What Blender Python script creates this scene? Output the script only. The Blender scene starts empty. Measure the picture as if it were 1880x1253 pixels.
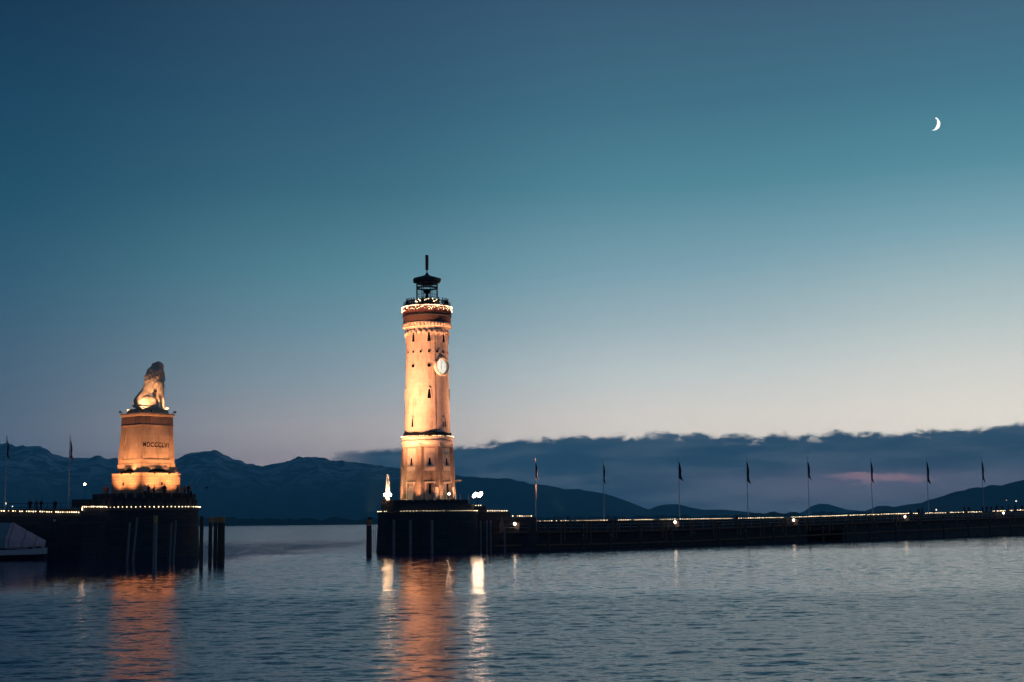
import bpy, bmesh, math, random
from mathutils import Vector, Matrix, noise
R = math.radians
random.seed(7)
S = bpy.context.scene
C = S.collection

# ------------------------------------------------------------------ camera
CAM_H = 4.2
F = 50.0 / 36.0 * 1880.0
TILT = math.atan(332.0 / F)
ROLL = R(0.6)
cd = bpy.data.cameras.new('camera')
cd.lens = 50; cd.sensor_width = 36; cd.sensor_fit = 'HORIZONTAL'
cd.clip_start = 0.5; cd.clip_end = 90000
cam = bpy.data.objects.new('camera', cd); C.objects.link(cam)
CM = Matrix.Rotation(R(90) + TILT, 3, 'X') @ Matrix.Rotation(-ROLL, 3, 'Z')
cam.matrix_world = Matrix.Translation((0, 0, CAM_H)) @ CM.to_4x4()
S.camera = cam

def ray(px, py):
    return (CM @ Vector((px - 940.0, 626.5 - py, -F))).normalized()
def at(px, py, Y):                       # photo pixel -> world point on the plane y = Y
    d = ray(px, py); t = Y / d.y
    return Vector((d.x * t, Y, CAM_H + d.z * t))
def onz(px, py, z=0.0):                  # photo pixel -> world point at height z
    d = ray(px, py); t = (z - CAM_H) / d.z
    return Vector((d.x * t, d.y * t, z))

# ------------------------------------------------------------------ view
S.view_settings.view_transform = 'Standard'; S.view_settings.look = 'None'
S.view_settings.exposure = 0; S.view_settings.gamma = 1
S.render.engine = 'CYCLES'
cy = S.cycles
cy.use_denoising = True
cy.max_bounces = 12; cy.diffuse_bounces = 3; cy.glossy_bounces = 3; cy.transmission_bounces = 12; cy.volume_bounces = 0
cy.sample_clamp_indirect = 45; cy.sample_clamp_direct = 0
cy.caustics_reflective = True; cy.use_light_tree = True

def lin(c):
    f = lambda v: (v / 255 / 12.92) if v / 255 <= 0.04045 else ((v / 255 + 0.055) / 1.055) ** 2.4
    return (f(c[0]), f(c[1]), f(c[2]), 1)

# ------------------------------------------------------------------ node helper
class NT:
    def __init__(s, tree): s.t = tree; s.n = tree.nodes; s.l = tree.links
    def node(s, kind, **kw):
        n = s.n.new(kind)
        for k, v in kw.items():
            if k.startswith('i_'):
                n.inputs[int(k[2:])].default_value = v
            else: setattr(n, k, v)
        return n
    def plug(s, v, sock):
        if hasattr(v, 'is_output'): s.l.new(v, sock)
        else: sock.default_value = v
    def m(s, op, a, b=0.0, c=0.0, clamp=False):
        n = s.n.new('ShaderNodeMath'); n.operation = op; n.use_clamp = clamp
        s.plug(a, n.inputs[0]); s.plug(b, n.inputs[1]); s.plug(c, n.inputs[2])
        return n.outputs[0]
    def vm(s, op, a, b=(0, 0, 0), sc=1.0):
        n = s.n.new('ShaderNodeVectorMath'); n.operation = op
        s.plug(a, n.inputs[0]); s.plug(b, n.inputs[1]); n.inputs[3].default_value = sc if not hasattr(sc, 'is_output') else 1
        if hasattr(sc, 'is_output'): s.l.new(sc, n.inputs[3])
        return n.outputs[0]
    def smooth(s, v, a, b, lo=0.0, hi=1.0):
        n = s.n.new('ShaderNodeMapRange'); n.interpolation_type = 'SMOOTHSTEP'
        s.plug(v, n.inputs[0]); s.plug(a, n.inputs[1]); s.plug(b, n.inputs[2]); s.plug(lo, n.inputs[3]); s.plug(hi, n.inputs[4])
        return n.outputs[0]
    def mix(s, f, a, b, mode='MIX'):
        n = s.n.new('ShaderNodeMix'); n.data_type = 'RGBA'; n.blend_type = mode
        s.plug(f, n.inputs[0]); s.plug(a, n.inputs[6]); s.plug(b, n.inputs[7])
        return n.outputs[2]
    def ramp(s, f, stops, interp='LINEAR'):
        n = s.n.new('ShaderNodeValToRGB'); n.color_ramp.interpolation = interp
        e = n.color_ramp.elements
        e[0].position, e[0].color = stops[0]; e[1].position, e[1].color = stops[-1]
        for p, c in stops[1:-1]:
            x = e.new(p); x.color = c
        s.plug(f, n.inputs[0]); return n.outputs[0]
    def noise(s, vec, scale, detail=3, rough=0.5, dist=0.0):
        n = s.n.new('ShaderNodeTexNoise'); s.plug(vec, n.inputs['Vector'])
        n.inputs['Scale'].default_value = scale; n.inputs['Detail'].default_value = detail
        n.inputs['Roughness'].default_value = rough; n.inputs['Distortion'].default_value = dist
        return n
    def comb(s, x, y, z):
        n = s.n.new('ShaderNodeCombineXYZ')
        s.plug(x, n.inputs[0]); s.plug(y, n.inputs[1]); s.plug(z, n.inputs[2]); return n.outputs[0]
    def sep(s, v):
        n = s.n.new('ShaderNodeSeparateXYZ'); s.l.new(v, n.inputs[0]); return n.outputs

# ------------------------------------------------------------------ dusk sky
W = bpy.data.worlds.new('World'); S.world = W; W.use_nodes = True
W.node_tree.nodes.clear()
w = NT(W.node_tree)
def te_of(py):                           # tangent of elevation for a photo row
    return math.tan(math.atan((626.5 - py) / F) + TILT)
tc = w.node('ShaderNodeTexCoord')
dx, dy, dz = w.sep(tc.outputs['Generated'])
hl = w.m('SQRT', w.m('ADD', w.m('MULTIPLY', dx, dx), w.m('MULTIPLY', dy, dy)))
te = w.m('DIVIDE', dz, w.m('MAXIMUM', hl, 0.001))
az = w.m('ARCTAN2', dx, dy)
tpos = w.m('DIVIDE', te, 0.5, clamp=True)
def sky_ramp(rows, top, boost=1.0):
    st = []
    for py, c in rows:
        l = lin(c); st.append((min(1, max(0, te_of(py) / 0.5)), (l[0] * boost, l[1] * boost, l[2] * boost, 1)))
    st.append((1.0, lin(top)))
    st.sort(key=lambda q: q[0])
    return w.ramp(tpos, st)
SKY_L = [(960, (72, 88, 108)), (860, (78, 94, 113)), (790, (80, 99, 118)), (700, (74, 98, 119)), (560, (56, 95, 119)), (400, (38, 86, 112)), (200, (30, 75, 105)), (0, (26, 58, 88))]
SKY_A = [(960, (128, 124, 140)), (840, (158, 148, 150)), (785, (168, 163, 163)), (700, (142, 158, 166)), (600, (114, 147, 160)), (500, (90, 138, 152)), (350, (65, 112, 132)), (200, (56, 98, 124)), (0, (52, 84, 112))]
SKY_B = [(960, (200, 190, 184)), (840, (222, 209, 196)), (765, (216, 210, 200)), (690, (194, 202, 200)), (600, (160, 181, 187)), (500, (128, 164, 177)), (350, (86, 140, 156)), (200, (71, 119, 140)), (0, (64, 98, 124))]
SKY_C = [(960, (225, 212, 196)), (840, (228, 220, 205)), (775, (232, 224, 210)), (690, (214, 214, 206)), (600, (184, 199, 197)), (450, (130, 170, 182)), (330, (90, 146, 162)), (200, (75, 126, 147)), (0, (70, 102, 128))]
TOP = (42, 70, 104)
cL = sky_ramp(SKY_L, (26, 54, 84)); cA = sky_ramp(SKY_A, TOP); cB = sky_ramp(SKY_B, TOP); cC = sky_ramp(SKY_C, TOP)
AZ = [math.atan((x - 940) / F) for x in (0, 615, 1215, 1865)]
sk = w.mix(w.smooth(az, AZ[0] - 0.06, AZ[1] + 0.02), cL, cA)
sk = w.mix(w.smooth(az, AZ[1] - 0.03, AZ[2] + 0.02), sk, cB)
sk = w.mix(w.smooth(az, AZ[2] - 0.02, AZ[3] + 0.02), sk, cC)
# the sky turns dark again away from the afterglow
dark = w.ramp(tpos, [(0.0, lin((84, 96, 118))), (0.3, lin((56, 82, 112))), (1.0, lin((32, 58, 92)))])
away = w.smooth(w.m('ABSOLUTE', w.m('SUBTRACT', az, 0.42)), 0.75, 1.7)
sk = w.mix(away, sk, dark)
# cloud bank: upper edge by azimuth
def azx(x): return math.atan((x - 940) / F)
fc = w.node('ShaderNodeFloatCurve')
azn = w.m('DIVIDE', w.m('ADD', az, 0.5), 1.2, clamp=True)
w.l.new(azn, fc.inputs[1])
cu = fc.mapping.curves[0]
edge = [(560, 880), (615, 841), (700, 826), (770, 826), (850, 816), (950, 807), (1050, 801), (1200, 799), (1300, 795), (1420, 798), (1520, 794), (1640, 792), (1760, 786), (1880, 776), (2200, 770)]
pts = [((azx(x) + 0.5) / 1.2, te_of(y + (x - 550) * 0.0) * 5) for x, y in edge]
# the roll of the camera: rows were read in the rolled frame, so take the true elevation
def dirte(x, y):
    d = ray(x, y); return d.z / math.hypot(d.x, d.y)
def diraz(x, y):
    d = ray(x, y); return math.atan2(d.x, d.y)
pts = [((diraz(x, y) + 0.5) / 1.2, dirte(x, y) * 5) for x, y in edge]
cu.points[0].location = (0, 0.0); cu.points[1].location = (1, pts[-1][1])
for p in pts:
    if p[0] < 0.99: cu.points.new(p[0], p[1])
fc.mapping.update()
etop = w.m('DIVIDE', fc.outputs[0], 5.0)
cv = w.comb(w.m('MULTIPLY', az, 1.0), w.m('MULTIPLY', te, 1.7), 0.0)
n1 = w.noise(cv, 52, 7, 0.6, 0.35).outputs[0]
n2 = w.noise(cv, 9, 3, 0.5).outputs[0]
wob = w.m('ADD', w.m('MULTIPLY', w.m('SUBTRACT', n1, 0.5), 0.0195), w.m('MULTIPLY', w.m('SUBTRACT', n2, 0.5), 0.008))
dd = w.m('SUBTRACT', w.m('ADD', etop, wob), te)
cmask = w.smooth(dd, -0.0012, 0.0035)
# torn gaps just under the top edge of the bank
n3 = w.noise(w.comb(w.m('MULTIPLY', az, 1.0), w.m('MULTIPLY', te, 3.2), 4.0), 46, 4, 0.55, 0.3).outputs[0]
gap = w.m('MULTIPLY', w.smooth(n3, 0.56, 0.70), w.smooth(dd, 0.0085, 0.0015))
cmask = w.m('MULTIPLY', cmask, w.m('SUBTRACT', 1.0, w.m('MULTIPLY', gap, w.smooth(az, 0.05, 0.2, 0.0, 0.65))))
cmask = w.m('MULTIPLY', cmask, w.smooth(az, -0.16, -0.09))
tcl = w.m('MULTIPLY', te, 12.0, clamp=True)
low = w.m('ADD', te, w.m('MULTIPLY', w.m('SUBTRACT', n2, 0.5), 0.012))
lowp = w.m('MULTIPLY', low, 12.0, clamp=True)
ct = lambda y: min(1, te_of(y) * 12)
cloudR = w.ramp(lowp, [(0.0, lin((62, 80, 100))), (ct(930), lin((74, 88, 106))), (ct(885), lin((88, 96, 114))), (ct(862), lin((58, 78, 97))), (ct(835), lin((47, 70, 90))), (ct(805), lin((56, 78, 96))), (ct(780), lin((80, 98, 114)))])
cloudL = w.ramp(lowp, [(0.0, lin((44, 72, 94))), (ct(930), lin((46, 72, 94))), (ct(880), lin((44, 68, 87))), (ct(840), lin((40, 66, 86))), (ct(812), lin((50, 74, 92))), (ct(790), lin((80, 98, 114)))])
ccol = w.mix(w.smooth(az, 0.02, 0.22), cloudL, cloudR)
n4 = w.noise(w.comb(w.m('MULTIPLY', az, 1.0), w.m('MULTIPLY', te, 5.0), 9.0), 16, 5, 0.6).outputs[0]
ccol = w.mix(w.smooth(n4, 0.42, 0.72, 0, 0.34), ccol, lin((96, 110, 124)))
ccol = w.mix(w.smooth(n4, 0.55, 0.30, 0, 0.30), ccol, lin((26, 52, 78)))
# pink break in the bank
pa, pe = diraz(1618, 877), dirte(1618, 877)
px_ = w.m('DIVIDE', w.m('SUBTRACT', az, pa), 0.040)
py_ = w.m('DIVIDE', w.m('SUBTRACT', w.m('ADD', te, w.m('MULTIPLY', w.m('SUBTRACT', n1, 0.5), 0.017)), pe), 0.0042)
pr = w.m('ADD', w.m('MULTIPLY', px_, px_), w.m('MULTIPLY', py_, py_))
ccol = w.mix(w.smooth(pr, 1.1, 0.0, 0, 0.85), ccol, lin((166, 128, 138)))
px2 = w.m('DIVIDE', w.m('SUBTRACT', az, pa), 0.11)
py2 = w.m('DIVIDE', w.m('SUBTRACT', te, pe - 0.006), 0.013)
pr2 = w.m('ADD', w.m('MULTIPLY', px2, px2), w.m('MULTIPLY', py2, py2))
ccol = w.mix(w.smooth(pr2, 1.0, 0.0, 0, 0.35), ccol, lin((112, 108, 126)))
sk = w.mix(cmask, sk, ccol)
sk = w.mix(w.smooth(te, 0.0, -0.02), sk, lin((20, 34, 50)))
# the sky is seen through the air of the haze box: brighten it by what that air takes away
HAZE, HTOP = 8.8e-5, 960.0
path_ = w.m('MINIMUM', w.m('DIVIDE', HTOP, w.m('MAXIMUM', te, 0.002)), 18800.0)
bst = w.m('EXPONENT', w.m('MULTIPLY', path_, HAZE * 0.93))
bst = w.m('MULTIPLY', bst, w.smooth(az, -0.35, 0.05, 0.80, 0.96))
bst = w.m('MULTIPLY', bst, w.m('SUBTRACT', 1.0, w.m('MULTIPLY', cmask, 0.19)))
bst = w.m('MULTIPLY', bst, w.smooth(te, 0.12, 0.36, 1.0, 0.86))
bg = w.node('ShaderNodeBackground'); w.l.new(sk, bg.inputs[0]); w.l.new(bst, bg.inputs[1])
wo = w.node('ShaderNodeOutputWorld'); w.l.new(bg.outputs[0], wo.inputs[0])
W.cycles.sampling_method = 'MANUAL'; W.cycles.sample_map_resolution = 1024

# ------------------------------------------------------------------ materials
def mat(name, col=(0.5, 0.5, 0.5), rough=0.8, metal=0.0, var=0.0, vscale=2.0, build=None, spec=0.3):
    m = bpy.data.materials.new(name); m.use_nodes = True
    t = NT(m.node_tree); b = t.n['Principled BSDF']
    b.inputs['Roughness'].default_value = rough; b.inputs['Metallic'].default_value = metal
    b.inputs['Specular IOR Level'].default_value = spec
    b.inputs['Base Color'].default_value = (*col, 1)
    if var:
        tcn = t.node('ShaderNodeTexCoord')
        n = t.noise(tcn.outputs['Object'], vscale, 5, 0.6)
        c = t.mix(n.outputs[0], tuple(v * (1 - var) for v in col) + (1,), tuple(min(1, v * (1 + var)) for v in col) + (1,))
        t.l.new(c, b.inputs['Base Color'])
    if build: build(t, b)
    return m
def emis(name, col, strength):
    m = bpy.data.materials.new(name); m.use_nodes = True
    t = NT(m.node_tree); b = t.n['Principled BSDF']
    b.inputs['Base Color'].default_value = (*col, 1)
    b.inputs['Emission Color'].default_value = (*col, 1); b.inputs['Emission Strength'].default_value = strength
    return m

def masonry(colA, colB, mortar, bw=0.9, bh=0.38, stain=0.5, round_=True, joint=0.012, contrast=1.0):
    def f(t, b):
        tcn = t.node('ShaderNodeTexCoord'); o = tcn.outputs['Object']
        x, y, z = t.sep(o)
        if round_:
            u = t.m('MULTIPLY', t.m('ARCTAN2', x, y), 3.2)
        else:
            u = t.m('ADD', x, t.m('MULTIPLY', y, 0.83))
        v = t.comb(u, z, 0.0)
        br = t.node('ShaderNodeTexBrick'); t.l.new(v, br.inputs[0])
        br.inputs['Color1'].default_value = (*colA, 1); br.inputs['Color2'].default_value = (*colB, 1); br.inputs['Mortar'].default_value = (*mortar, 1)
        br.inputs['Scale'].default_value = 1; br.inputs['Brick Width'].default_value = bw; br.inputs['Row Height'].default_value = bh
        br.inputs['Mortar Size'].default_value = joint; br.inputs['Mortar Smooth'].default_value = 0.4
        n = t.noise(o, 0.9, 6, 0.62, 0.3)
        st = t.noise(t.comb(t.m('MULTIPLY', u, 1.3), t.m('MULTIPLY', z, 0.22), 3.0), 1.1, 5, 0.62, 0.2)
        c = t.mix(t.smooth(n.outputs[0], 0.3, 0.75, 0.0, 0.4), br.outputs[0], tuple(v * 0.55 for v in colA) + (1,))
        c = t.mix(t.smooth(st.outputs[0], 0.50, 0.72, 0.0, stain), c, (0.06, 0.045, 0.035, 1))
        t.l.new(c, b.inputs['Base Color'])
        bu = t.node('ShaderNodeBump'); bu.inputs['Strength'].default_value = 0.35; bu.inputs['Distance'].default_value = 0.03
        h = t.m('ADD', t.m('MULTIPLY', br.outputs[1], -0.6), t.m('MULTIPLY', t.noise(o, 6, 4, 0.6).outputs[0], 0.8))
        t.l.new(h, bu.inputs['Height']); t.l.new(bu.outputs[0], b.inputs['Normal'])
    return f

M = {}
M['plaster'] = mat('pale_plaster', rough=0.9, build=masonry((0.62, 0.54, 0.44), (0.57, 0.495, 0.40), (0.44, 0.38, 0.31), 1.6, 0.62, 0.55))
M['base_stone'] = mat('pale_base_stone', rough=0.9, build=masonry((0.50, 0.40, 0.29), (0.42, 0.33, 0.24), (0.28, 0.22, 0.17), 1.1, 0.45, 0.85))
M['trim'] = mat('pale_trim_stone', (0.66, 0.58, 0.46), 0.85, var=0.22, vscale=3)
M['brick'] = mat('brown_brick', rough=0.9, build=masonry((0.17, 0.10, 0.085), (0.13, 0.075, 0.065), (0.12, 0.08, 0.06), 0.3, 0.1, 0.5))
M['sandstone'] = mat('pedestal_sandstone', rough=0.92, build=masonry((0.57, 0.43, 0.30), (0.52, 0.385, 0.265), (0.36, 0.26, 0.18), 1.4, 0.62, 0.45, False))
M['sandtrim'] = mat('pedestal_trim_sandstone', (0.46, 0.33, 0.22), 0.9, var=0.3, vscale=2.2)
M['frieze'] = mat('weathered_frieze_stone', rough=0.92, build=masonry((0.32, 0.21, 0.16), (0.25, 0.165, 0.125), (0.17, 0.11, 0.09), 1.1, 0.6, 0.6, False))
M['rubble'] = mat('rubble_stone', rough=0.92, build=masonry((0.50, 0.33, 0.2), (0.34, 0.22, 0.14), (0.2, 0.13, 0.09), 0.75, 0.36, 0.5, False, 0.03))
M['lion'] = mat('lion_stone', (0.60, 0.49, 0.36), 0.85, var=0.3, vscale=1.1)
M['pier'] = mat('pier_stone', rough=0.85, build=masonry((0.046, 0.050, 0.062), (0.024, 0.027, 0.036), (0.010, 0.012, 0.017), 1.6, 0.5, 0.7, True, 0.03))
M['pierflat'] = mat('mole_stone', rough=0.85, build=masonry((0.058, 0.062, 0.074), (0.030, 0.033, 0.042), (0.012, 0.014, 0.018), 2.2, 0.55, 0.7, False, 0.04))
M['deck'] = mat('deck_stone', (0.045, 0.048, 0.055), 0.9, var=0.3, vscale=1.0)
M['darkmetal'] = mat('dark_metal', (0.02, 0.022, 0.027), 0.5, 0.6)
M['copper'] = mat('dark_roof_metal', (0.025, 0.03, 0.035), 0.55, 0.4, var=0.3)
M['void_shade'] = mat('void_shade_black', (0.004, 0.004, 0.006), 0.9, spec=0.0)  # even black for openings and recesses; the shade inside is put into the colour
M['redmetal'] = mat('dark_red_paint', (0.20, 0.06, 0.06), 0.6)
M['white'] = mat('white_paint', (0.8, 0.78, 0.74), 0.6, var=0.06)
M['steel'] = mat('galvanised_rail', (0.30, 0.29, 0.30), 0.5, 0.4)
M['polew'] = mat('flagpole_paint', (0.62, 0.60, 0.60), 0.5)
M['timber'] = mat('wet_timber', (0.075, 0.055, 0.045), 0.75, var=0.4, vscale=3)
M['timberbrown'] = mat('brown_fender_timber', (0.20, 0.11, 0.07), 0.8, var=0.4, vscale=3)  # brown timber for walkway, waling and fenders
M['pilecap'] = mat('orange_pile_band', (0.48, 0.20, 0.08), 0.7, var=0.25, vscale=4)
M['pileyel'] = mat('ochre_pile_band', (0.40, 0.27, 0.08), 0.7, var=0.25, vscale=4)
M['pilesteel'] = mat('weathered_steel_pile', (0.16, 0.16, 0.175), 0.5, 0.3, var=0.3, vscale=2)
M['bulb'] = emis('warm_bulb', (1.0, 0.74, 0.44), 4.5)
M['bulb2'] = emis('warm_bulb_dim', (1.0, 0.66, 0.34), 2.6)
M['farlamp'] = emis('distant_lamp_glass', (1.0, 0.86, 0.66), 3.0)
M['flood'] = emis('floodlight_glass', (1.0, 0.66, 0.42), 85.0)
M['globe'] = emis('globe_lamp_glass', (1.0, 0.62, 0.33), 60.0)
M['walklamp'] = emis('walkway_lamp_glass', (1.0, 0.78, 0.55), 12.0)
M['clock'] = emis('clock_glass', (1.0, 0.93, 0.76), 0.95)
M['ink'] = mat('clock_ink', (0.02, 0.02, 0.02), 0.6)
M['gold'] = mat('clock_rim_gilding', (0.50, 0.34, 0.14), 0.5, 0.3)
M['letter'] = mat('incised_letters', (0.045, 0.02, 0.012), 0.9)
M['cable'] = mat('black_cable', (0.01, 0.01, 0.012), 0.7)
M['tarp'] = mat('boat_tarpaulin', (0.60, 0.42, 0.42), 0.85, var=0.25, vscale=0.8)
M['tarpgreen'] = mat('green_tarpaulin', (0.20, 0.27, 0.28), 0.85, var=0.2, vscale=0.8)
M['hull'] = mat('white_hull', (0.50, 0.48, 0.50), 0.35, var=0.1)
M['hulldark'] = mat('dark_hull_band', (0.02, 0.022, 0.03), 0.4)
M['ring'] = mat('red_lifebuoy', (0.30, 0.04, 0.03), 0.6)
M['boxp'] = mat('brown_lifebuoy_box', (0.42, 0.24, 0.16), 0.7, var=0.2)
M['glass'] = mat('lantern_glass', (0.6, 0.7, 0.75), 0.05)
_g = M['glass'].node_tree.nodes['Principled BSDF']; _g.inputs['Transmission Weight'].default_value = 1.0; _g.inputs['IOR'].default_value = 1.02; _g.inputs['Base Color'].default_value = (0.96, 0.97, 0.98, 1)
M['canvas'] = mat('brown_canvas', (0.32, 0.19, 0.12), 0.9, var=0.3)
for nm, c in dict(skin=(0.45, 0.27, 0.19), hair=(0.03, 0.02, 0.015), navy=(0.015, 0.02, 0.04), black=(0.012, 0.012, 0.015), red=(0.26, 0.04, 0.035), tan=(0.36, 0.25, 0.17), grey=(0.10, 0.10, 0.11), jeans=(0.035, 0.05, 0.09), white_=(0.55, 0.5, 0.45), shoe=(0.02, 0.018, 0.016)).items():
    M['p_' + nm] = mat('cloth_' + nm.strip('_') if nm not in ('skin', 'hair') else nm, c, 0.85)

# ------------------------------------------------------------------ mesh builder
ICO = {}
class MB:
    def __init__(s, M_=None): s.bm = bmesh.new(); s.X = M_ or Matrix.Identity(4); s.mi = 0
    def v(s, p): return s.bm.verts.new(s.X @ Vector(p))
    def face(s, vs):
        try: f = s.bm.faces.new(vs); f.material_index = s.mi; return f
        except ValueError: pass
    def box(s, c, d, rot=None):
        c = Vector(c); h = Vector(d) / 2; q = []
        for sx, sy, sz in ((-1,-1,-1),(1,-1,-1),(1,1,-1),(-1,1,-1),(-1,-1,1),(1,-1,1),(1,1,1),(-1,1,1)):
            o = Vector((sx*h.x, sy*h.y, sz*h.z))
            if rot is not None: o = rot @ o
            q.append(s.v(c + o))
        for f in ((3,2,1,0),(4,5,6,7),(0,1,5,4),(1,2,6,5),(2,3,7,6),(3,0,4,7)): s.face([q[i] for i in f])
    def rings(s, rings, cap=True, closed=True):
        rr = [[s.v(p) for p in r] for r in rings]; n = len(rr[0])
        for a, b in zip(rr[:-1], rr[1:]):
            for i in range(n if closed else n - 1):
                j = (i + 1) % n; s.face([a[i], a[j], b[j], b[i]])
        if cap: s.face(list(reversed(rr[0]))); s.face(rr[-1])
    def lathe(s, prof, n=32, c=(0, 0, 0), cap=True, a0=0.0, poly=False):
        c = Vector(c)
        s.rings([[c + Vector((r * math.cos(a0 + 2*math.pi*i/n), r * math.sin(a0 + 2*math.pi*i/n), z)) for i in range(n)] for r, z in prof], cap)
    def tube(s, p0, p1, r0, r1=None, n=8, cap=True):
        p0 = Vector(p0); p1 = Vector(p1); r1 = r0 if r1 is None else r1
        d = (p1 - p0).normalized(); a = d.orthogonal().normalized(); b = d.cross(a)
        s.rings([[p + r * (math.cos(2*math.pi*i/n) * a + math.sin(2*math.pi*i/n) * b) for i in range(n)] for p, r in ((p0, r0), (p1, r1))], cap)
    def path(s, pts, r, n=6):
        for a, b in zip(pts[:-1], pts[1:]): s.tube(a, b, r, r, n)
    def prism(s, poly, z0, z1):
        s.rings([[Vector((x, y, z0)) for x, y in poly], [Vector((x, y, z1)) for x, y in poly]])
    def sphere(s, c, r, sub=1, sc=(1, 1, 1)):
        if sub not in ICO:
            b_ = bmesh.new(); bmesh.ops.create_icosphere(b_, subdivisions=sub, radius=1.0); b_.verts.ensure_lookup_table()
            ICO[sub] = ([v_.co.copy() for v_ in b_.verts], [[v_.index for v_ in f.verts] for f in b_.faces]); b_.free()
        vs, fs = ICO[sub]; c = Vector(c)
        q = [s.v((c.x + p.x * r * sc[0], c.y + p.y * r * sc[1], c.z + p.z * r * sc[2])) for p in vs]
        for f in fs: s.face([q[i] for i in f])
    def build(s, name, mats, parent=None, loc=None, smooth=False, rot=None):
        bmesh.ops.recalc_face_normals(s.bm, faces=s.bm.faces)
        me = bpy.data.meshes.new(name); s.bm.to_mesh(me); s.bm.free()
        for m_ in (mats if isinstance(mats, (list, tuple)) else [mats]): me.materials.append(m_)
        if smooth:
            me.polygons.foreach_set('use_smooth', [True] * len(me.polygons))
            if smooth == 'auto': me.set_sharp_from_angle(angle=R(35))
        o = bpy.data.objects.new(name, me); C.objects.link(o)
        if parent: o.parent = parent
        if loc is not None: o.location = loc
        if rot is not None: o.rotation_euler = rot
        return o
def tag(o, label=None, cat=None, group=None, kind=None):
    if label: o['label'] = label
    if cat: o['category'] = cat
    if group: o['group'] = group
    if kind: o['kind'] = kind
    return o
def empty(name, loc, rz=0.0):
    o = bpy.data.objects.new(name, None); C.objects.link(o); o.location = loc; o.rotation_euler = (0, 0, rz); o.empty_display_size = 0.5
    return o
def copy_tree(o, parent=None):
    c = o.copy(); C.objects.link(c); c.parent = parent
    for ch in o.children: copy_tree(ch, c)
    return c

# ------------------------------------------------------------------ water (one sheet to the horizon)
def water_build(t, b):
    b.inputs['Base Color'].default_value = (0.014, 0.012, 0.080, 1)
    b.inputs['IOR'].default_value = 1.333; b.inputs['Specular IOR Level'].default_value = 0.5
    b.inputs['Specular Tint'].default_value = (0.95, 0.80, 0.97, 1)
    g = t.node('ShaderNodeNewGeometry'); P = g.outputs['Position']
    x, y, z = t.sep(P)
    dist = t.m('SQRT', t.m('ADD', t.m('MULTIPLY', x, x), t.m('MULTIPLY', y, y)))
    patch = t.noise(t.comb(t.m('MULTIPLY', x, 0.5), y, 0.0), 0.018, 2, 0.5)
    # wind-ruffled inner harbour against calmer water under the moles
    yy = t.m('ADD', y, t.m('MULTIPLY', t.m('SUBTRACT', patch.outputs[0], 0.5), 22.0))
    ruffled = t.smooth(yy, 92.0, 78.0)
    shel = t.m('MULTIPLY', t.smooth(x, -24.0, -38.0), t.smooth(yy, 80.0, 92.0))
    shel = t.m('MULTIPLY', shel, t.smooth(y, 420.0, 260.0))
    # slopes
    wv = t.comb(t.m('MULTIPLY', x, 0.55), y, 0.0)
    def sl(scale, det, amp, off):
        n = t.noise(t.vm('ADD', wv, (off, off * 1.7, 0)), scale, det, 0.55, 0.2)
        return t.vm('SCALE', t.vm('SUBTRACT', n.outputs['Color'], (0.5, 0.5, 0.5)), sc=amp)
    inm = t.m('MULTIPLY', t.smooth(y, 212.0, 188.0), t.m('MULTIPLY', t.smooth(x, 92.0, 80.0), t.smooth(x, -92.0, -80.0)))
    far_ = t.m('SUBTRACT', 1.0, t.m('MULTIPLY', inm, 0.85))
    s1 = t.vm('SCALE', sl(0.45, 3, 0.30, 3.1), sc=far_)
    s2 = t.vm('SCALE', sl(2.2, 3, 0.38, 17.0), sc=t.m('SUBTRACT', 1.0, t.m('MULTIPLY', inm, 0.55)))
    s3 = sl(5.5, 2, 0.47, 40.0)
    s3 = t.vm('SCALE', s3, sc=t.m('ADD', t.m('MULTIPLY', ruffled, 0.46), 0.54))
    sm = t.vm('ADD', t.vm('ADD', s1, s2), s3)
    sm = t.vm('SCALE', sm, sc=t.m('SUBTRACT', 1.0, t.m('MULTIPLY', shel, 0.72)))
    sm = t.vm('MULTIPLY', sm, (0.40, 1.0, 0.0))
    nrm = t.vm('NORMALIZE', t.vm('ADD', sm, g.outputs['Normal']))
    t.l.new(nrm, b.inputs['Normal'])
    t.l.new(t.m('SUBTRACT', t.m('ADD', t.m('MULTIPLY', ruffled, 0.08), 0.12), t.m('MULTIPLY', shel, 0.06)), b.inputs['Roughness'])
M['water'] = mat('lake_water', build=water_build, rough=0.1, spec=0.5)
import numpy as np
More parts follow.
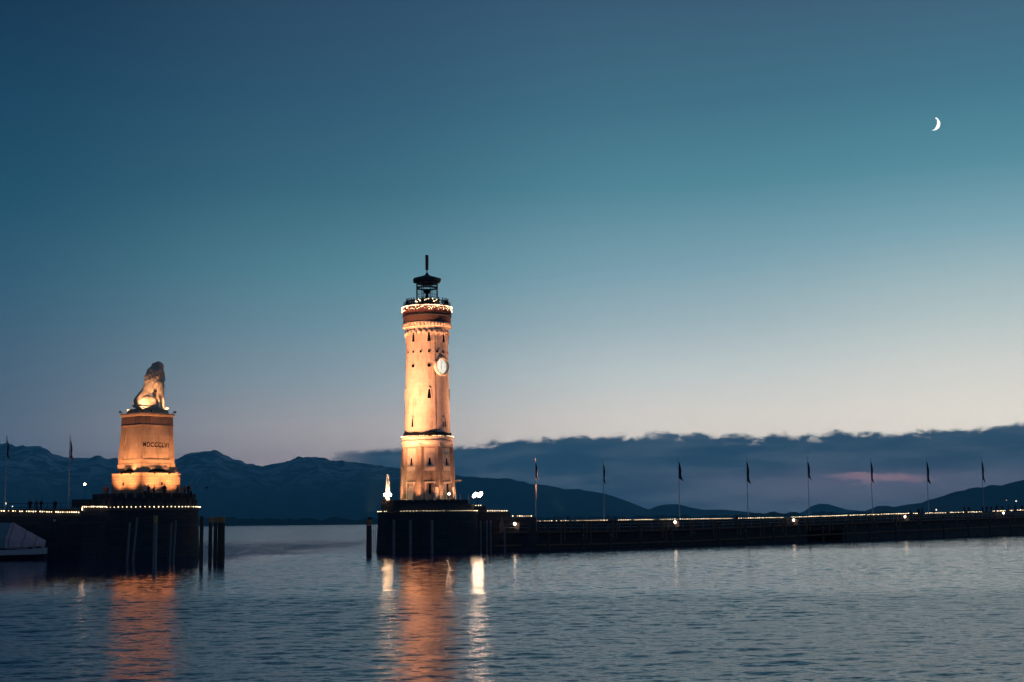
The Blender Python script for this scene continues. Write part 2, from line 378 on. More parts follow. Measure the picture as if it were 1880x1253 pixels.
def water_sheet():
    rg_ = np.random.default_rng(11)
    X0, X1, Y0, Y1, sp = -92.0, 92.0, 28.0, 212.0, 0.23
    nx, ny = int((X1 - X0) / sp) + 1, int((Y1 - Y0) / sp) + 1
    xs_, ys_ = np.linspace(X0, X1, nx), np.linspace(Y0, Y1, ny)
    gx, gy = np.meshgrid(xs_, ys_)
    z = np.zeros_like(gx)
    for i in range(84):
        lam = 0.60 * (2.6 / 0.60) ** rg_.random(); k = 2 * math.pi / lam
        th = math.radians(90) + rg_.normal(0.12, 0.55)
        sl_ = 0.0112 * (1.0 if lam < 1.4 else 0.65)
        w_ = sl_ / k * np.sin(k * (gx * math.cos(th) + gy * math.sin(th)) + rg_.random() * 6.283)
        z += w_
    def sm(v, a, b): t = np.clip((v - a) / (b - a), 0, 1); return t * t * (3 - 2 * t)
    wave = 0.5 + 0.5 * np.sin(gx * 0.045 + 1.3 * np.sin(gy * 0.05)) * np.sin(gy * 0.06 + 0.7 + 0.8 * np.sin(gx * 0.03))
    amp = 0.88 + 0.12 * sm(gy + 10 * wave, 100, 80)
    amp *= 0.75 + 0.4 * wave
    amp *= sm(gx, X0, X0 + 12) * sm(-gx, -X1, -X1 + 12) * sm(-gy, -Y1, -Y1 + 22) * sm(gy, Y0, Y0 + 4)
    shel = sm(-gx, 24, 38) * sm(gy, 80, 92)
    amp *= 1 - 0.80 * shel
    z *= amp
    co = np.stack([gx, gy, z], -1).reshape(-1, 3)
    idx = np.arange(nx * ny).reshape(ny, nx)
    q = np.stack([idx[:-1, :-1], idx[:-1, 1:], idx[1:, 1:], idx[1:, :-1]], -1).reshape(-1, 4)
    n0 = len(co)
    # the rest of the lake: flat faces round the fine grid, joined to its rim
    out = np.array([(-15000, -1500, 0), (15000, -1500, 0), (15000, 18500, 0), (-15000, 18500, 0)], float)
    co = np.vstack([co, out])
    bot, top, lef, rig = idx[0, :], idx[-1, :], idx[:, 0], idx[:, -1]
    polys = [[n0, n0 + 1] + list(bot[::-1]), [n0 + 1, n0 + 2] + list(rig[::-1]), [n0 + 2, n0 + 3] + list(top), [n0 + 3, n0] + list(lef)]
    me = bpy.data.meshes.new('water')
    me.vertices.add(len(co)); me.vertices.foreach_set('co', co.ravel().astype(np.float32))
    loops = np.concatenate([q.ravel()] + [np.array(p_) for p_ in polys]); 
    starts = list(range(0, len(q) * 4, 4)); c_ = len(q) * 4
    for p_ in polys: starts.append(c_); c_ += len(p_)
    me.loops.add(len(loops)); me.loops.foreach_set('vertex_index', loops.astype(np.int32))
    me.polygons.add(len(starts)); me.polygons.foreach_set('loop_start', np.array(starts, np.int32))
    me.polygons.foreach_set('use_smooth', np.array([True] * len(q) + [False] * 4))
    me.update(calc_edges=True); me.validate()
    me.materials.append(M['water'])
    o = bpy.data.objects.new('water', me); C.objects.link(o); tag(o, kind='structure')
water_sheet()

# ------------------------------------------------------------------ mountains
def mountain_mat(name, rock, snow, snow_z0, snow_z1, snow_amt):
    def f(t, b):
        g = t.node('ShaderNodeNewGeometry'); P = g.outputs['Position']
        x, y, z = t.sep(P)
        n = t.noise(t.vm('SCALE', P, sc=0.001), 2.2, 8, 0.65, 0.4)
        n2_ = t.noise(t.vm('MULTIPLY', P, (0.0016, 0.0016, 0.0005)), 3.0, 6, 0.6, 1.2)
        zz = t.m('ADD', z, t.m('MULTIPLY', t.m('SUBTRACT', n.outputs[0], 0.5), (snow_z1 - snow_z0) * 1.6))
        k = t.m('MULTIPLY', t.smooth(zz, snow_z0, snow_z1), t.smooth(n2_.outputs[0], 0.46, 0.56))
        c = t.mix(t.m('MULTIPLY', k, snow_amt), tuple(rock) + (1,), tuple(snow) + (1,))
        c = t.mix(t.smooth(n.outputs[0], 0.35, 0.65, 0.0, 0.4), c, tuple(v * 0.5 for v in rock) + (1,))
        t.l.new(c, b.inputs['Base Color'])
    return mat(name, rough=0.95, build=f, spec=0.1)
def mountain(name, ridge, D, depth, material, rough, seed=0.0, nrow=46, step=3.5):
    xs = []; x = ridge[0][0]
    while x < ridge[-1][0]: xs.append(x); x += step
    xs.append(ridge[-1][0])
    def ry(x):
        for (a, ya), (b_, yb) in zip(ridge[:-1], ridge[1:]):
            if a <= x <= b_:
                f = (x - a) / (b_ - a); return ya + (yb - ya) * f
        return ridge[-1][1]
    bm = MB(); rows = []
    prof = [at(x, ry(x), D) for x in xs]; JR = [round(0.62 * nrow)]
    for j in range(nrow + 1):
        f = 0.62 * j / JR[0] if j <= JR[0] else 0.62 + 0.38 * (j - JR[0]) / (nrow - JR[0])                       # 0 foot (near) .. ridge at 0.62 .. back foot 1
        row = []
        for i, p in enumerate(prof):
            if f <= 0.62: g = f / 0.62; h = g ** 1.15; yy = D - depth * (1 - g)
            else: g = (f - 0.62) / 0.38; h = 1 - g; yy = D + depth * 0.6 * g
            X = p.x * (yy / D)
            q = Vector((X / 900 + seed, yy / 900, seed))
            env = math.sin(math.pi * min(1, max(0, (f / 0.62 if f <= 0.62 else 1)))) if f <= 0.62 else 0.2
            rn = noise.fractal(q, 0.9, 2.1, 6) * rough * (0.25 + env) * p.z
            rd = (1 - abs(noise.fractal(q * 0.8 + Vector((5, 3, 1)), 0.9, 2.1, 5))) * rough * env * p.z * 0.5
            z = p.z * h + (rn * (1 if 0.02 < f else 0)) * (0.0 if f == 0 else 1) - (0 if f == 0 else rd) + rough * 0.1 * p.z * env
            if f <= 0.62: z = min(z, p.z * (0.12 + 0.88 * g ** 1.1) * (yy / D) * 0.985)
            else: z = min(z, p.z * h * 0.98)
            if abs(f - 0.62) < 0.02: z = p.z + p.z * 0.026 * noise.fractal(Vector((X / 120, seed, 0)), 0.6, 2.1, 5)
            if j == 0 or j == nrow: z = -0.8
            row.append((X, yy, max(z, -0.8)))
        rows.append(row)
    bm.rings(rows, cap=False, closed=False)
    o = bm.build(name, material, smooth=True)
    return tag(o, kind='structure')
m_snow = mountain_mat('rock_and_snow', (0.030, 0.052, 0.085), (0.82, 0.84, 0.88), 180, 620, 1.0)
m_dark = mountain_mat('dark_forested_slope', (0.030, 0.052, 0.080), (0.35, 0.4, 0.44), 1100, 1700, 0.4)
m_hill = mountain_mat('forested_hill', (0.020, 0.036, 0.055), (0.05, 0.06, 0.08), 200, 500, 0.3)
mountain('snowy_mountain_range', [(-420, 850), (-300, 822), (-200, 838), (-100, 812), (-40, 822), (0, 816), (14, 815), (24, 820), (40, 819), (56, 817), (70, 820), (84, 823), (95, 832), (106, 836), (120, 841), (140, 841), (165, 840), (182, 837), (200, 842), (215, 843), (235, 836), (270, 834), (300, 842), (322, 843), (338, 836), (352, 831), (368, 829), (384, 828), (394, 826), (402, 829), (412, 836), (424, 842), (440, 846), (452, 850), (465, 851), (482, 857), (500, 853), (518, 850), (535, 844), (548, 840), (562, 840), (582, 839), (594, 841), (606, 846), (625, 847), (650, 848), (680, 852), (720, 858), (760, 862), (800, 868), (850, 876), (900, 884), (960, 930)], 14500, 4200, m_snow, 0.30, 2.3)
mountain('dark_mountain_ridge', [(560, 940), (640, 905), (700, 885), (770, 880), (830, 872), (880, 877), (940, 880), (975, 888), (1005, 892), (1040, 898), (1062, 899), (1085, 902), (1107, 906), (1131, 913), (1150, 920), (1165, 926), (1180, 932), (1192, 936), (1202, 931), (1215, 927), (1232, 926), (1250, 927), (1268, 932), (1290, 936), (1330, 936), (1370, 940), (1420, 946), (1500, 950)], 12000, 2800, m_dark, 0.16, 8.1)
mountain('small_distant_hill', [(1440, 950), (1475, 940), (1490, 930), (1505, 925), (1520, 926), (1535, 930), (1555, 936), (1590, 939), (1640, 944)], 15000, 1500, m_dark, 0.12, 5.5)
mountain('forested_hills', [(1545, 950), (1580, 942), (1600, 934), (1612, 929), (1630, 929), (1642, 931), (1662, 927), (1690, 924), (1705, 918), (1730, 911), (1748, 904), (1770, 901), (1792, 894), (1806, 895), (1820, 890), (1840, 891), (1855, 887), (1870, 883), (1885, 880), (1930, 872), (2000, 876), (2100, 860), (2300, 880), (2500, 930)], 8500, 1900, m_hill, 0.16, 11.7, step=2.5)
# far shore: low strip of woodland
def shore():
    mb = MB(); D = 5200; x = -500.0; f = []; b_ = []
    rows = [[], [], []]
    while x < 2400:
        p = at(x, 957, D)
        hgt = 20 + 11 * noise.fractal(Vector((x * 0.03, 1.0, 0)), 0.8, 2.0, 6)
        if x < 700: hgt += 8 * min(1, (700 - x) / 300)
        if x > 1380: hgt += 6
        rows[0].append((p.x, D, -0.7)); rows[1].append((p.x, D + 15, hgt)); rows[2].append((p.x * 1.05, D + 500, -0.7))
        x += 1.6
    mb.rings(rows, cap=False, closed=False)
    o = mb.build('far_shore_woodland', mat('far_woodland', (0.018, 0.028, 0.03), 0.95), smooth=False)
    tag(o, 'low dark wooded strip along the far shore of the lake', 'woodland', kind='stuff')
shore()
# moon: a crescent solid far beyond everything
def moon():
    D = 30000; c = at(1714.5, 228, D); k = D / ray(1714, 228).y / F * 1.0
    Rr = 11.0 * k
    up = CM @ Vector((0, 1, 0)); rt = CM @ Vector((1, 0, 0)); fw = CM @ Vector((0, 0, -1))
    a = R(-15)
    U = rt * math.cos(a) + up * math.sin(a); V = -rt * math.sin(a) + up * math.cos(a)
    mb = MB(); rings = []; n = 28
    for s in range(n + 1):
        ph = -math.pi / 2 + math.pi * s / n
        ph = ph * 0.97
        o_ = Vector((math.cos(ph), math.sin(ph))) * Rr
        inn = Vector((math.cos(ph) * 0.48, math.sin(ph))) * Rr
        rings.append([c + U * o_.x + V * o_.y - fw * 4, c + U * (o_.x + inn.x) / 2 + V * (o_.y + inn.y) / 2 - fw * 40, c + U * inn.x + V * inn.y, c + U * (o_.x + inn.x) / 2 + V * (o_.y + inn.y) / 2 + fw * 40])
    mb.rings(rings)
    o = mb.build('moon', emis('moonlit_surface', (1.0, 1.0, 0.97), 1.8))
    tag(o, 'thin white crescent moon high in the clear evening sky', 'moon')
moon()

# ------------------------------------------------------------------ helpers for round walls
def dirr(a): return Vector((math.sin(a), -math.cos(a), 0))      # azimuth a: 0 faces the camera, + to screen right
class Cone:
    """vertical surface of revolution with radius r(z); local frame centred on its axis"""
    def __init__(s, prof): s.p = prof
    def r(s, z):
        for (r0, z0), (r1, z1) in zip(s.p[:-1], s.p[1:]):
            if z0 <= z <= z1: return r0 + (r1 - r0) * (z - z0) / (z1 - z0)
        return s.p[0][0] if z < s.p[0][1] else s.p[-1][0]
    def pt(s, a, u, z, d):
        rr = s.r(z); a2 = a + u / rr; return dirr(a2) * (rr + d) + Vector((0, 0, z))
    def plate(s, mb, a, poly, d0, d1):
        mb.rings([[s.pt(a, u, z, d0) for u, z in poly], [s.pt(a, u, z, d1) for u, z in poly]])
def rect(u0, u1, z0, z1): return [(u0, z0), (u1, z0), (u1, z1), (u0, z1)]

# ================================================================== LIGHTHOUSE
LX = at(785, 900, 206).x; LD = 206.0
vdir = math.atan2(LX, LD)                 # bearing of the tower from the camera
def LZ(py): return at(785, py, LD).z
mpp = 206 / math.cos(0) / F * 1.006       # metres per photo pixel at the tower
ROT = vdir * -1.0                         # local azimuth 0 faces the camera
deck_z = LZ(926)
lh = empty('lighthouse', (LX, LD, deck_z), -vdir)
tag(lh, 'tall round floodlit lighthouse with a lit clock and a dark glazed lantern', 'lighthouse')
def lz(py): return LZ(py) - deck_z
def px(n): return n * mpp
A5 = R(5)
# lower octagonal storey
z_b, z_o = -0.2, lz(816)
ap = lambda z: px(48.4) + (px(42.8) - px(48.4)) * (z - z_b) / (z_o - z_b)     # apothem
def octring(z, d=0.0):
    rr = (ap(z) + d) / math.cos(math.pi / 8)
    return [dirr(A5 + math.pi / 8 + k * math.pi / 4) * rr + Vector((0, 0, z)) for k in range(8)]
mb = MB(); mb.rings([octring(z_b), octring(z_o)])
base = mb.build('octagonal_base', M['base_stone'], lh)
mb = MB()
for z0, z1, d in ((-0.2, 0.35, 0.22), (z_o - 0.5, z_o - 0.02, 0.16)):
    mb = MB(); mb.rings([octring(z0, d), octring(z1, d * 0.9)]); mb.build('base_moulding', M['trim'], base)
def fpt(k, u, z, d):
    a = A5 + k * math.pi / 4; n_ = dirr(a); tv = Vector((math.cos(a), math.sin(a), 0))
    return n_ * (ap(z) + d) + tv * u + Vector((0, 0, z))
def fplate(mb, k, poly, d0, d1):
    mb.rings([[fpt(k, u, z, d0) for u, z in poly], [fpt(k, u, z, d1) for u, z in poly]])
# corner piers
for k in range(8):
    mb = MB(); a = A5 + math.pi / 8 + k * math.pi / 4; n_ = dirr(a); tv = Vector((math.cos(a), math.sin(a), 0)); rg = []
    for z in (0.3, z_o - 0.55):
        rr = ap(z) / math.cos(math.pi / 8); c_ = Vector((0, 0, z)); q0 = -n_ * 0.0
        rg.append([n_ * (rr + 0.10) - tv * 0.30 + c_, n_ * (rr + 0.10) + tv * 0.30 + c_, n_ * (rr - 0.30) + tv * 0.62 + c_, n_ * (rr - 0.30) - tv * 0.62 + c_])
    mb.rings(rg); mb.build('corner_pier', M['base_stone'], lh)
for k in range(8):
    # pale upper panel with a narrow slit
    fw_ = px(9.5)
    mb = MB()
    fplate(mb, k, rect(-fw_, fw_, lz(866), lz(825)), 0.0, 0.035)
    pan = mb.build('wall_panel', M['white'] if False else M['trim'], lh)
    mb = MB()
    z0, z1 = lz(858), lz(838); b_ = px(6.0)
    for r_ in (rect(-b_, -b_ + 0.13, z0, z1), rect(b_ - 0.13, b_, z0, z1), rect(-b_, b_, z1, z1 + 0.13)):
        fplate(mb, k, r_, 0.036, 0.12)
    fplate(mb, k, rect(-b_ - 0.1, b_ + 0.1, z0 - 0.16, z0), 0.036, 0.20)
    wi = mb.build('window', M['trim'], lh)
    mb = MB(); w0 = px(2.4)
    fplate(mb, k, [(-w0, lz(856)), (w0, lz(856)), (w0 * 0.6, lz(843)), (-w0 * 0.6, lz(843))], 0.037, 0.045)
    mb.build('opening_shade', M['void_shade'], wi)  # black plate on the panel; the slit's inner shade is its colour
    # lower storey: arched niche frame
    mb = MB(); b_ = px(8.5); z0, z1 = lz(921), lz(888)
    for r_ in (rect(-b_, -b_ + 0.16, z0, z1), rect(b_ - 0.16, b_, z0, z1), rect(-b_ - 0.12, b_ + 0.12, z1, z1 + 0.18)):
        fplate(mb, k, r_, 0.0, 0.14)
    ni = mb.build('niche_frame', M['trim'], lh)
    if k in (0, 1, 3, 5):
        mb = MB(); q = px(2.0) if k == 0 else px(1.6); c0 = 0.0
        fplate(mb, k, rect(-q, q, lz(908), lz(890)), 0.0, 0.05); mb.build('opening_shade', M['void_shade'], ni)
        mb = MB(); fplate(mb, k, rect(q + 0.55, q + 1.0, lz(915), lz(896)), 0.0, 0.3); mb.build('door_pier', M['trim'], ni)
    else:
        mb = MB(); arc = [(px(5.5) * math.cos(math.pi * i / 12), lz(900) + px(5.5) * 1.2 * math.sin(math.pi * i / 12)) for i in range(13)]
        arc += [(-px(5.5), lz(919)), (px(5.5), lz(919))]
        fplate(mb, k, arc, 0.0, 0.07); mb.build('blind_arch', M['trim'], ni)
# cornice between base and shaft
mb = MB()
mb.lathe([(px(45), lz(819)), (px(47.5), lz(815)), (px(47.5), lz(811)), (px(46), lz(809.5)), (px(46), lz(807)), (px(47.5), lz(806.5)), (px(47.5), lz(804)), (px(43), lz(803))], 64)
mb.build('cornice', M['trim'], lh, smooth='auto')
mb = MB(); rg = []; n = 72
for i in range(n):
    a = 2 * math.pi * i / n; sag = 0.10 * math.sin(a * 4 + 0.4) + 0.06 * math.sin(a * 9)
    rg.append([dirr(a) * px(42.6) + Vector((0, 0, lz(803.5))), dirr(a) * px(44.6) + Vector((0, 0, lz(803.5))), dirr(a) * px(43.9) + Vector((0, 0, lz(797.5) + sag)), dirr(a) * px(42.1) + Vector((0, 0, lz(796) + sag))])
rg.append(rg[0]); mb.rings(rg, cap=False)
mb.build('dark_drape', M['cable'], lh, smooth=False)
# shaft
sp = [(px(41.8), lz(805)), (px(41.6), lz(790)), (px(40.4), lz(740)), (px(39.6), lz(700)), (px(38.8), lz(660)), (px(38.4), lz(615))]
cone = Cone(sp)
mb = MB(); mb.lathe(sp, 96); shaft = mb.build('shaft', M['plaster'], lh, smooth='auto')
mb = MB(); cone.plate(mb, R(22), [(-0.016, lz(800)), (0.016, lz(800))] + [(0.016, lz(y)) for y in (790, 740, 700, 660, 620)] + [(-0.016, lz(y)) for y in (620, 660, 700, 740, 790)], 0.0, 0.03)
mb.build('lightning_conductor', M['copper'], shaft)
def slit(az_, y0, y1, wb, wt, big=False):
    mb = MB(); hb, ht = px(wb) / 2, px(wt) / 2
    zb, zt = lz(y1), lz(y0)
    g_ = 0.10
    cone.plate(mb, az_, [(-hb - g_, zb), (-hb, zb), (-ht, zt), (-ht - g_, zt)], -0.02, 0.07)
    cone.plate(mb, az_, [(hb, zb), (hb + g_, zb), (ht + g_, zt), (ht, zt)], -0.02, 0.07)
    cone.plate(mb, az_, [(ht + g_, zt), (ht * 0.7, zt + 0.22), (-ht * 0.7, zt + 0.22), (-ht - g_, zt)], -0.02, 0.13)
    wi = mb.build('window', M['trim'], lh)
    mb = MB(); cone.plate(mb, az_, [(-hb, zb), (hb, zb), (ht, zt), (-ht, zt)], 0.0, 0.018); mb.build('opening_shade', M['void_shade'], wi)  # no cut in the shaft: a black plate carries the slit's shade
for k in range(8):
    a = A5 + k * math.pi / 4
    slit(a, 611, 631.5, 6.8, 2.6)
    if k in (0, 2, 4, 6): slit(a, 718, 735, 7.0, 3.2)
    if k % 2 == 1 : slit(a, 770, 786, 5.0, 1.8)
def porthole(az_, y, w_):
    mb = MB(); r_ = px(w_); rg0 = []
    pl = [(r_ * 1.25 * math.cos(t_), lz(y) + r_ * 1.25 * math.sin(t_)) for t_ in [2 * math.pi * i / 14 for i in range(14)]]
    cone.plate(mb, az_, pl, -0.02, 0.05); po = mb.build('porthole', M['plaster'], lh)
    mb = MB(); pl = [(r_ * math.cos(t_), lz(y) + r_ * math.sin(t_)) for t_ in [2 * math.pi * i / 14 for i in range(14)]]
    cone.plate(mb, az_, pl, 0.0, 0.06); mb.build('opening_shade', M['void_shade'], po)
for k in range(16): porthole(A5 + k * math.pi / 8, 650, 2.1)
for k in (0, 7, 6, 4, 3): porthole(A5 + k * math.pi / 4, 675.5, 3.1)
# clock
for ca in (A5 + R(39.5),):
    rr = cone.r(lz(676)); n_ = dirr(ca); tv = Vector((math.cos(ca), math.sin(ca), 0)); zc = lz(676)
    X = Matrix(((tv.x, 0, n_.x, n_.x * rr), (tv.y, 0, n_.y, n_.y * rr), (0, 1, 0, zc), (0, 0, 0, 1)))
    cutm = MB(X); cutm.lathe([(1.12, -0.9), (1.12, 0.6)], 40); cutter = cutm.build('cutter', M['plaster'])
    bo = shaft.modifiers.new('b', 'BOOLEAN'); bo.operation = 'DIFFERENCE'; bo.object = cutter; bo.solver = 'EXACT'
    cutter.matrix_world = Matrix.Translation(lh.location) @ Matrix.Rotation(-vdir, 4, 'Z'); bpy.context.view_layer.update()
    nm_2 = bpy.data.meshes.new_from_object(shaft.evaluated_get(bpy.context.evaluated_depsgraph_get())); shaft.modifiers.clear(); shaft.data = nm_2; bpy.data.objects.remove(cutter)
    mb = MB(X); mb.lathe([(1.40, -0.75), (1.40, -0.02), (1.34, 0.10), (1.22, 0.12), (1.10, 0.02), (1.06, -0.06), (1.06, -0.5), (1.30, -0.75)], 48, cap=False)
    ck = mb.build('clock', M['trim'], lh, smooth='auto')
    mb = MB(X); mb.lathe([(1.11, -0.5), (1.11, -0.30), (0.0001, -0.30)], 40); mb.build('clock_face', M['clock'], ck)
    for i in range(12):
        mb = MB(X); t_ = i * math.pi / 6; rm = Matrix.Rotation(-t_, 3, 'Z')
        mb.box(rm @ Vector((0, 0.84, -0.29)), (0.08 if i % 3 else 0.14, 0.28, 0.012), rm); mb.build('hour_mark', M['ink'], ck)
    for nm, ang, ln, wd in (('hour_hand', R(155), 0.6, 0.11), ('minute_hand', R(10), 0.9, 0.08)):
        mb = MB(X); rm = Matrix.Rotation(-ang, 3, 'Z'); mb.box(rm @ Vector((0, ln / 2 - 0.1, -0.27 if nm[0] == 'h' else -0.25)), (wd, ln * 0.9, 0.01), rm); mb.build(nm, M['ink'], ck)
# dentil band, arches, drum and parapet
mb = MB(); mb.lathe([(px(38.3), lz(612)), (px(38.6), lz(610)), (px(39.8), lz(606)), (px(41.8), lz(601)), (px(43.6), lz(598))], 96)
mb.build('cove', M['plaster'], lh, smooth=True)
mb = MB(); nA = 26
for i in range(nA):
    a = A5 + 2 * math.pi * i / nA
    n_ = dirr(a); tv = Vector((math.cos(a), math.sin(a), 0)); c_ = n_ * px(38.2) + Vector((0, 0, lz(615.5)))
    hw = 2 * math.pi * px(38.8) / nA / 2 * 0.80
    outer = [(hw * math.cos(math.pi * j / 8), hw * 1.25 * math.sin(math.pi * j / 8)) for j in range(9)]
    mb.rings([[c_ + tv * u + Vector((0, 0, v_)) - n_ * 0.1 for u, v_ in outer], [c_ + tv * u + Vector((0, 0, v_)) + n_ * px(3.3) for u, v_ in outer]])
    c2 = c_ + tv * (math.pi * px(38.8) / nA)
    mb.box(c2 + Vector((0, 0, -0.12)) + n_ * 0.06, (0.14, 0.3, 0.34), Matrix.Rotation(a, 3, 'Z'))
mb.build('arcade_frieze', M['trim'], lh)
mb = MB()
for i in range(44):
    a = 2 * math.pi * i / 44; n_ = dirr(a)
    mb.box(n_ * px(42.6) + Vector((0, 0, lz(601.2))), (0.24, 0.42, 0.34), Matrix.Rotation(a, 3, 'Z'))
mb.build('dentil_band', M['trim'], lh)
mb = MB(); mb.lathe([(px(43.2), lz(599.5)), (px(44.6), lz(598.6)), (px(44.6), lz(596.4)), (px(43.6), lz(596))], 96)
mb.build('string_course', M['trim'], lh, smooth='auto')
mb = MB(); mb.lathe([(px(43.7), lz(598)), (px(43.7), lz(583.5))], 96); mb.build('upper_drum', M['brick'], lh, smooth='auto')
mb = MB(); mb.lathe([(px(43.9), lz(584)), (px(45.0), lz(583.2)), (px(45.0), lz(580.6)), (px(43.9), lz(579.8))], 96); mb.build('dark_string_course', M['copper'], lh, smooth='auto')
mb = MB(); mb.lathe([(px(43.8), lz(580.6)), (px(44.2), lz(566)), (px(41.0), lz(566)), (px(40.5), lz(572.6)), (0.001, lz(572.6))], 96)
mb.build('gallery_parapet', M['brick'], lh, smooth='auto')
mb = MB()
for i in range(48):
    a = 2 * math.pi * i / 48; n_ = dirr(a)
    mb.box(n_ * px(44.3) + Vector((0, 0, lz(573))), (0.16, 0.12, lz(567) - lz(579.5)), Matrix.Rotation(a, 3, 'Z'))
mb.lathe([(px(44.4), lz(567.5)), (px(45.6), lz(566.5)), (px(45.6), lz(564.5)), (px(41.5), lz(564))], 64)
mb.build('parapet_slats', M['redmetal'], lh)
# gallery rail
mb = MB()
for i in range(36):
    a = 2 * math.pi * i / 36; mb.tube(dirr(a) * px(43) + Vector((0, 0, lz(565))), dirr(a) * px(43) + Vector((0, 0, lz(557))), 0.025, n=5)
for y in (557, 561): mb.path([dirr(2 * math.pi * i / 36) * px(43) + Vector((0, 0, lz(y))) for i in range(37)], 0.022, 5)
mb.build('gallery_railing', M['darkmetal'], lh)
# lantern room: octagonal, red band, mullions
la = A5 + math.pi / 8
def oring(r_, z): return [dirr(la + k * math.pi / 4) * r_ + Vector((0, 0, z)) for k in range(8)]
mb = MB(); mb.rings([oring(px(23), lz(578)), oring(px(22), lz(551))]); lant = mb.build('lantern_plinth', M['darkmetal'], lh)
mb = MB()
for k in range(8):
    p = dirr(la + k * math.pi / 4) * px(20.2); q = dirr(la + (k + 1) * math.pi / 4) * px(20.2)
    mb.tube(p + Vector((0, 0, lz(552))), p + Vector((0, 0, lz(517))), 0.06, n=6)
    for f_ in (0.33, 0.67):
        s_ = p.lerp(q, f_); mb.tube(s_ + Vector((0, 0, lz(552))), s_ + Vector((0, 0, lz(523))), 0.018, n=5)
    for y in (542.5, 524): mb.tube(p + Vector((0, 0, lz(y))), q + Vector((0, 0, lz(y))), 0.025, n=5)
lt = mb.build('lantern_frame', M['darkmetal'], lh)
mb = MB()
for k in range(8):
    p = dirr(la + k * math.pi / 4) * px(19.8); q = dirr(la + (k + 1) * math.pi / 4) * px(19.8)
    z0, z1 = Vector((0, 0, lz(550))), Vector((0, 0, lz(523))); c_ = -(p + q).normalized() * 0.03
    mb.rings([[p + z0, q + z0, q + z1, p + z1], [p + z0 + c_, q + z0 + c_, q + z1 + c_, p + z1 + c_]])
mb.build('lantern_glass', M['glass'], lt)
mb = MB(); mb.rings([oring(px(20.6), lz(521.8)), oring(px(20.6), lz(516))]); mb.build('red_frieze', M['redmetal'], lh)
mb = MB()
mb.rings([oring(px(19.2), lz(531)), oring(px(19.2), lz(528)), oring(px(18.9), lz(528)), oring(px(18.9), lz(531)), oring(px(19.2), lz(531))], cap=False)
mb.build('inner_red_band', M['redmetal'], lt)
mb = MB(); mb.lathe([(0.3, lz(550)), (0.22, lz(540)), (0.5, lz(538)), (0.62, lz(534)), (0.4, lz(531.5)), (0.12, lz(531))], 12); mb.build('beacon', M['darkmetal'], lh)
mb = MB()
mb.rings([oring(px(22), lz(519.5)), oring(px(26.5), lz(518.6)), oring(px(27.3), lz(513)), oring(px(20), lz(510.5)), oring(px(10), lz(507.8)), oring(px(5), lz(506)), oring(px(2.6), lz(503)), oring(px(1.0), lz(500.5))])
mb.build('lantern_roof', M['copper'], lh)
mb = MB(); mb.lathe([(px(1.0), lz(502)), (px(0.8), lz(496.5)), (px(2.2), lz(496.3)), (px(2.9), lz(495.5)), (px(3.1), lz(471)), (px(2.9), lz(469)), (px(0.01), lz(468.8))], 14)
mb.build('antenna', M['redmetal'], lh, smooth='auto')
# horn bracket
mb = MB()
p0 = Vector((px(48), 0.0, lz(883))); mb.tube(p0 - Vector((0.5, 0, 0)), p0 + Vector((px(8), 0, 0.0)), 0.10, 0.12, 8)
mb.tube(p0 + Vector((px(8), 0, 0)), p0 + Vector((px(15), 0, 0.05)), 0.16, 0.05, 8); mb.tube(p0 + Vector((0.1, 0, -0.5)), p0 + Vector((px(5), 0, -0.02)), 0.04, n=6)
mb.build('sign_bracket', M['trim'], lh)

# ------------------------------------------------------------------ bulbs
_b = MB(); _b.sphere((0, 0, 0), 1.0, 1); BULB = _b.build('bulb', M['bulb'])
C.objects.unlink(BULB); bmesh_bulb = BULB.data; bpy.data.objects.remove(BULB)
bulb2 = bmesh_bulb.copy(); bulb2.materials[0] = M['bulb2']
def light_string(name, pts, label, r=0.085, group='strings of warm bulbs', cat='light string', hang=None, p_small=0.15, cable=True):
    o0 = pts[0].copy(); t_ = empty(name, o0)
    tag(t_, label, cat, group)
    mb = MB()
    if cable: mb.path([p - o0 + Vector((0, 0, r * 1.1)) for p in pts], 0.02, 4)
    if cable: mb.build('cable', M['cable'], t_)
    for p in pts:
        k = random.random(); b_ = bpy.data.objects.new('bulb', bmesh_bulb if k > p_small else bulb2); C.objects.link(b_); b_.parent = t_
        b_.location = p - o0 + Vector((0, 0, random.uniform(-0.02, 0.02)))
        s_ = r * 0.74 * random.uniform(0.7, 1.1) * (0.8 if k <= p_small else 1); b_.scale = (s_, s_, s_)
    return t_
def loc2w(v, o=None):
    return Matrix.Translation(lh.location) @ Matrix.Rotation(-vdir, 4, 'Z') @ Vector(v)
GR = 'strings of warm bulbs on the lighthouse and moles'
light_string('light_string', [loc2w(dirr(R(a)) * px(46.2) + Vector((0, 0, lz(566.5)))) for a in [-104 + 208 * i / 62 for i in range(63)]], 'ring of warm bulbs around the lighthouse gallery rim', 0.108, GR)
ic = []
for a in [-100 + 200 * i / 44 for i in range(45)]:
    for q in range(random.choice((1, 1, 2, 2))):
        ic.append(loc2w(dirr(R(a + random.uniform(-1, 1))) * px(46.0) + Vector((0, 0, lz(random.uniform(568.5, 574.5))))))
light_string('light_curtain', ic, 'hanging curtain of small bulbs below the lighthouse gallery rim', 0.09, GR, p_small=0.3, cable=False)
light_string('light_string', [loc2w(dirr(R(a)) * px(23.5) + Vector((0, 0, lz(random.uniform(551.5, 557))))) for a in [-90 + 180 * i / 19 + random.uniform(-2, 2) for i in range(20)]], 'short ring of warm bulbs around the foot of the dark lantern room', 0.15, GR)
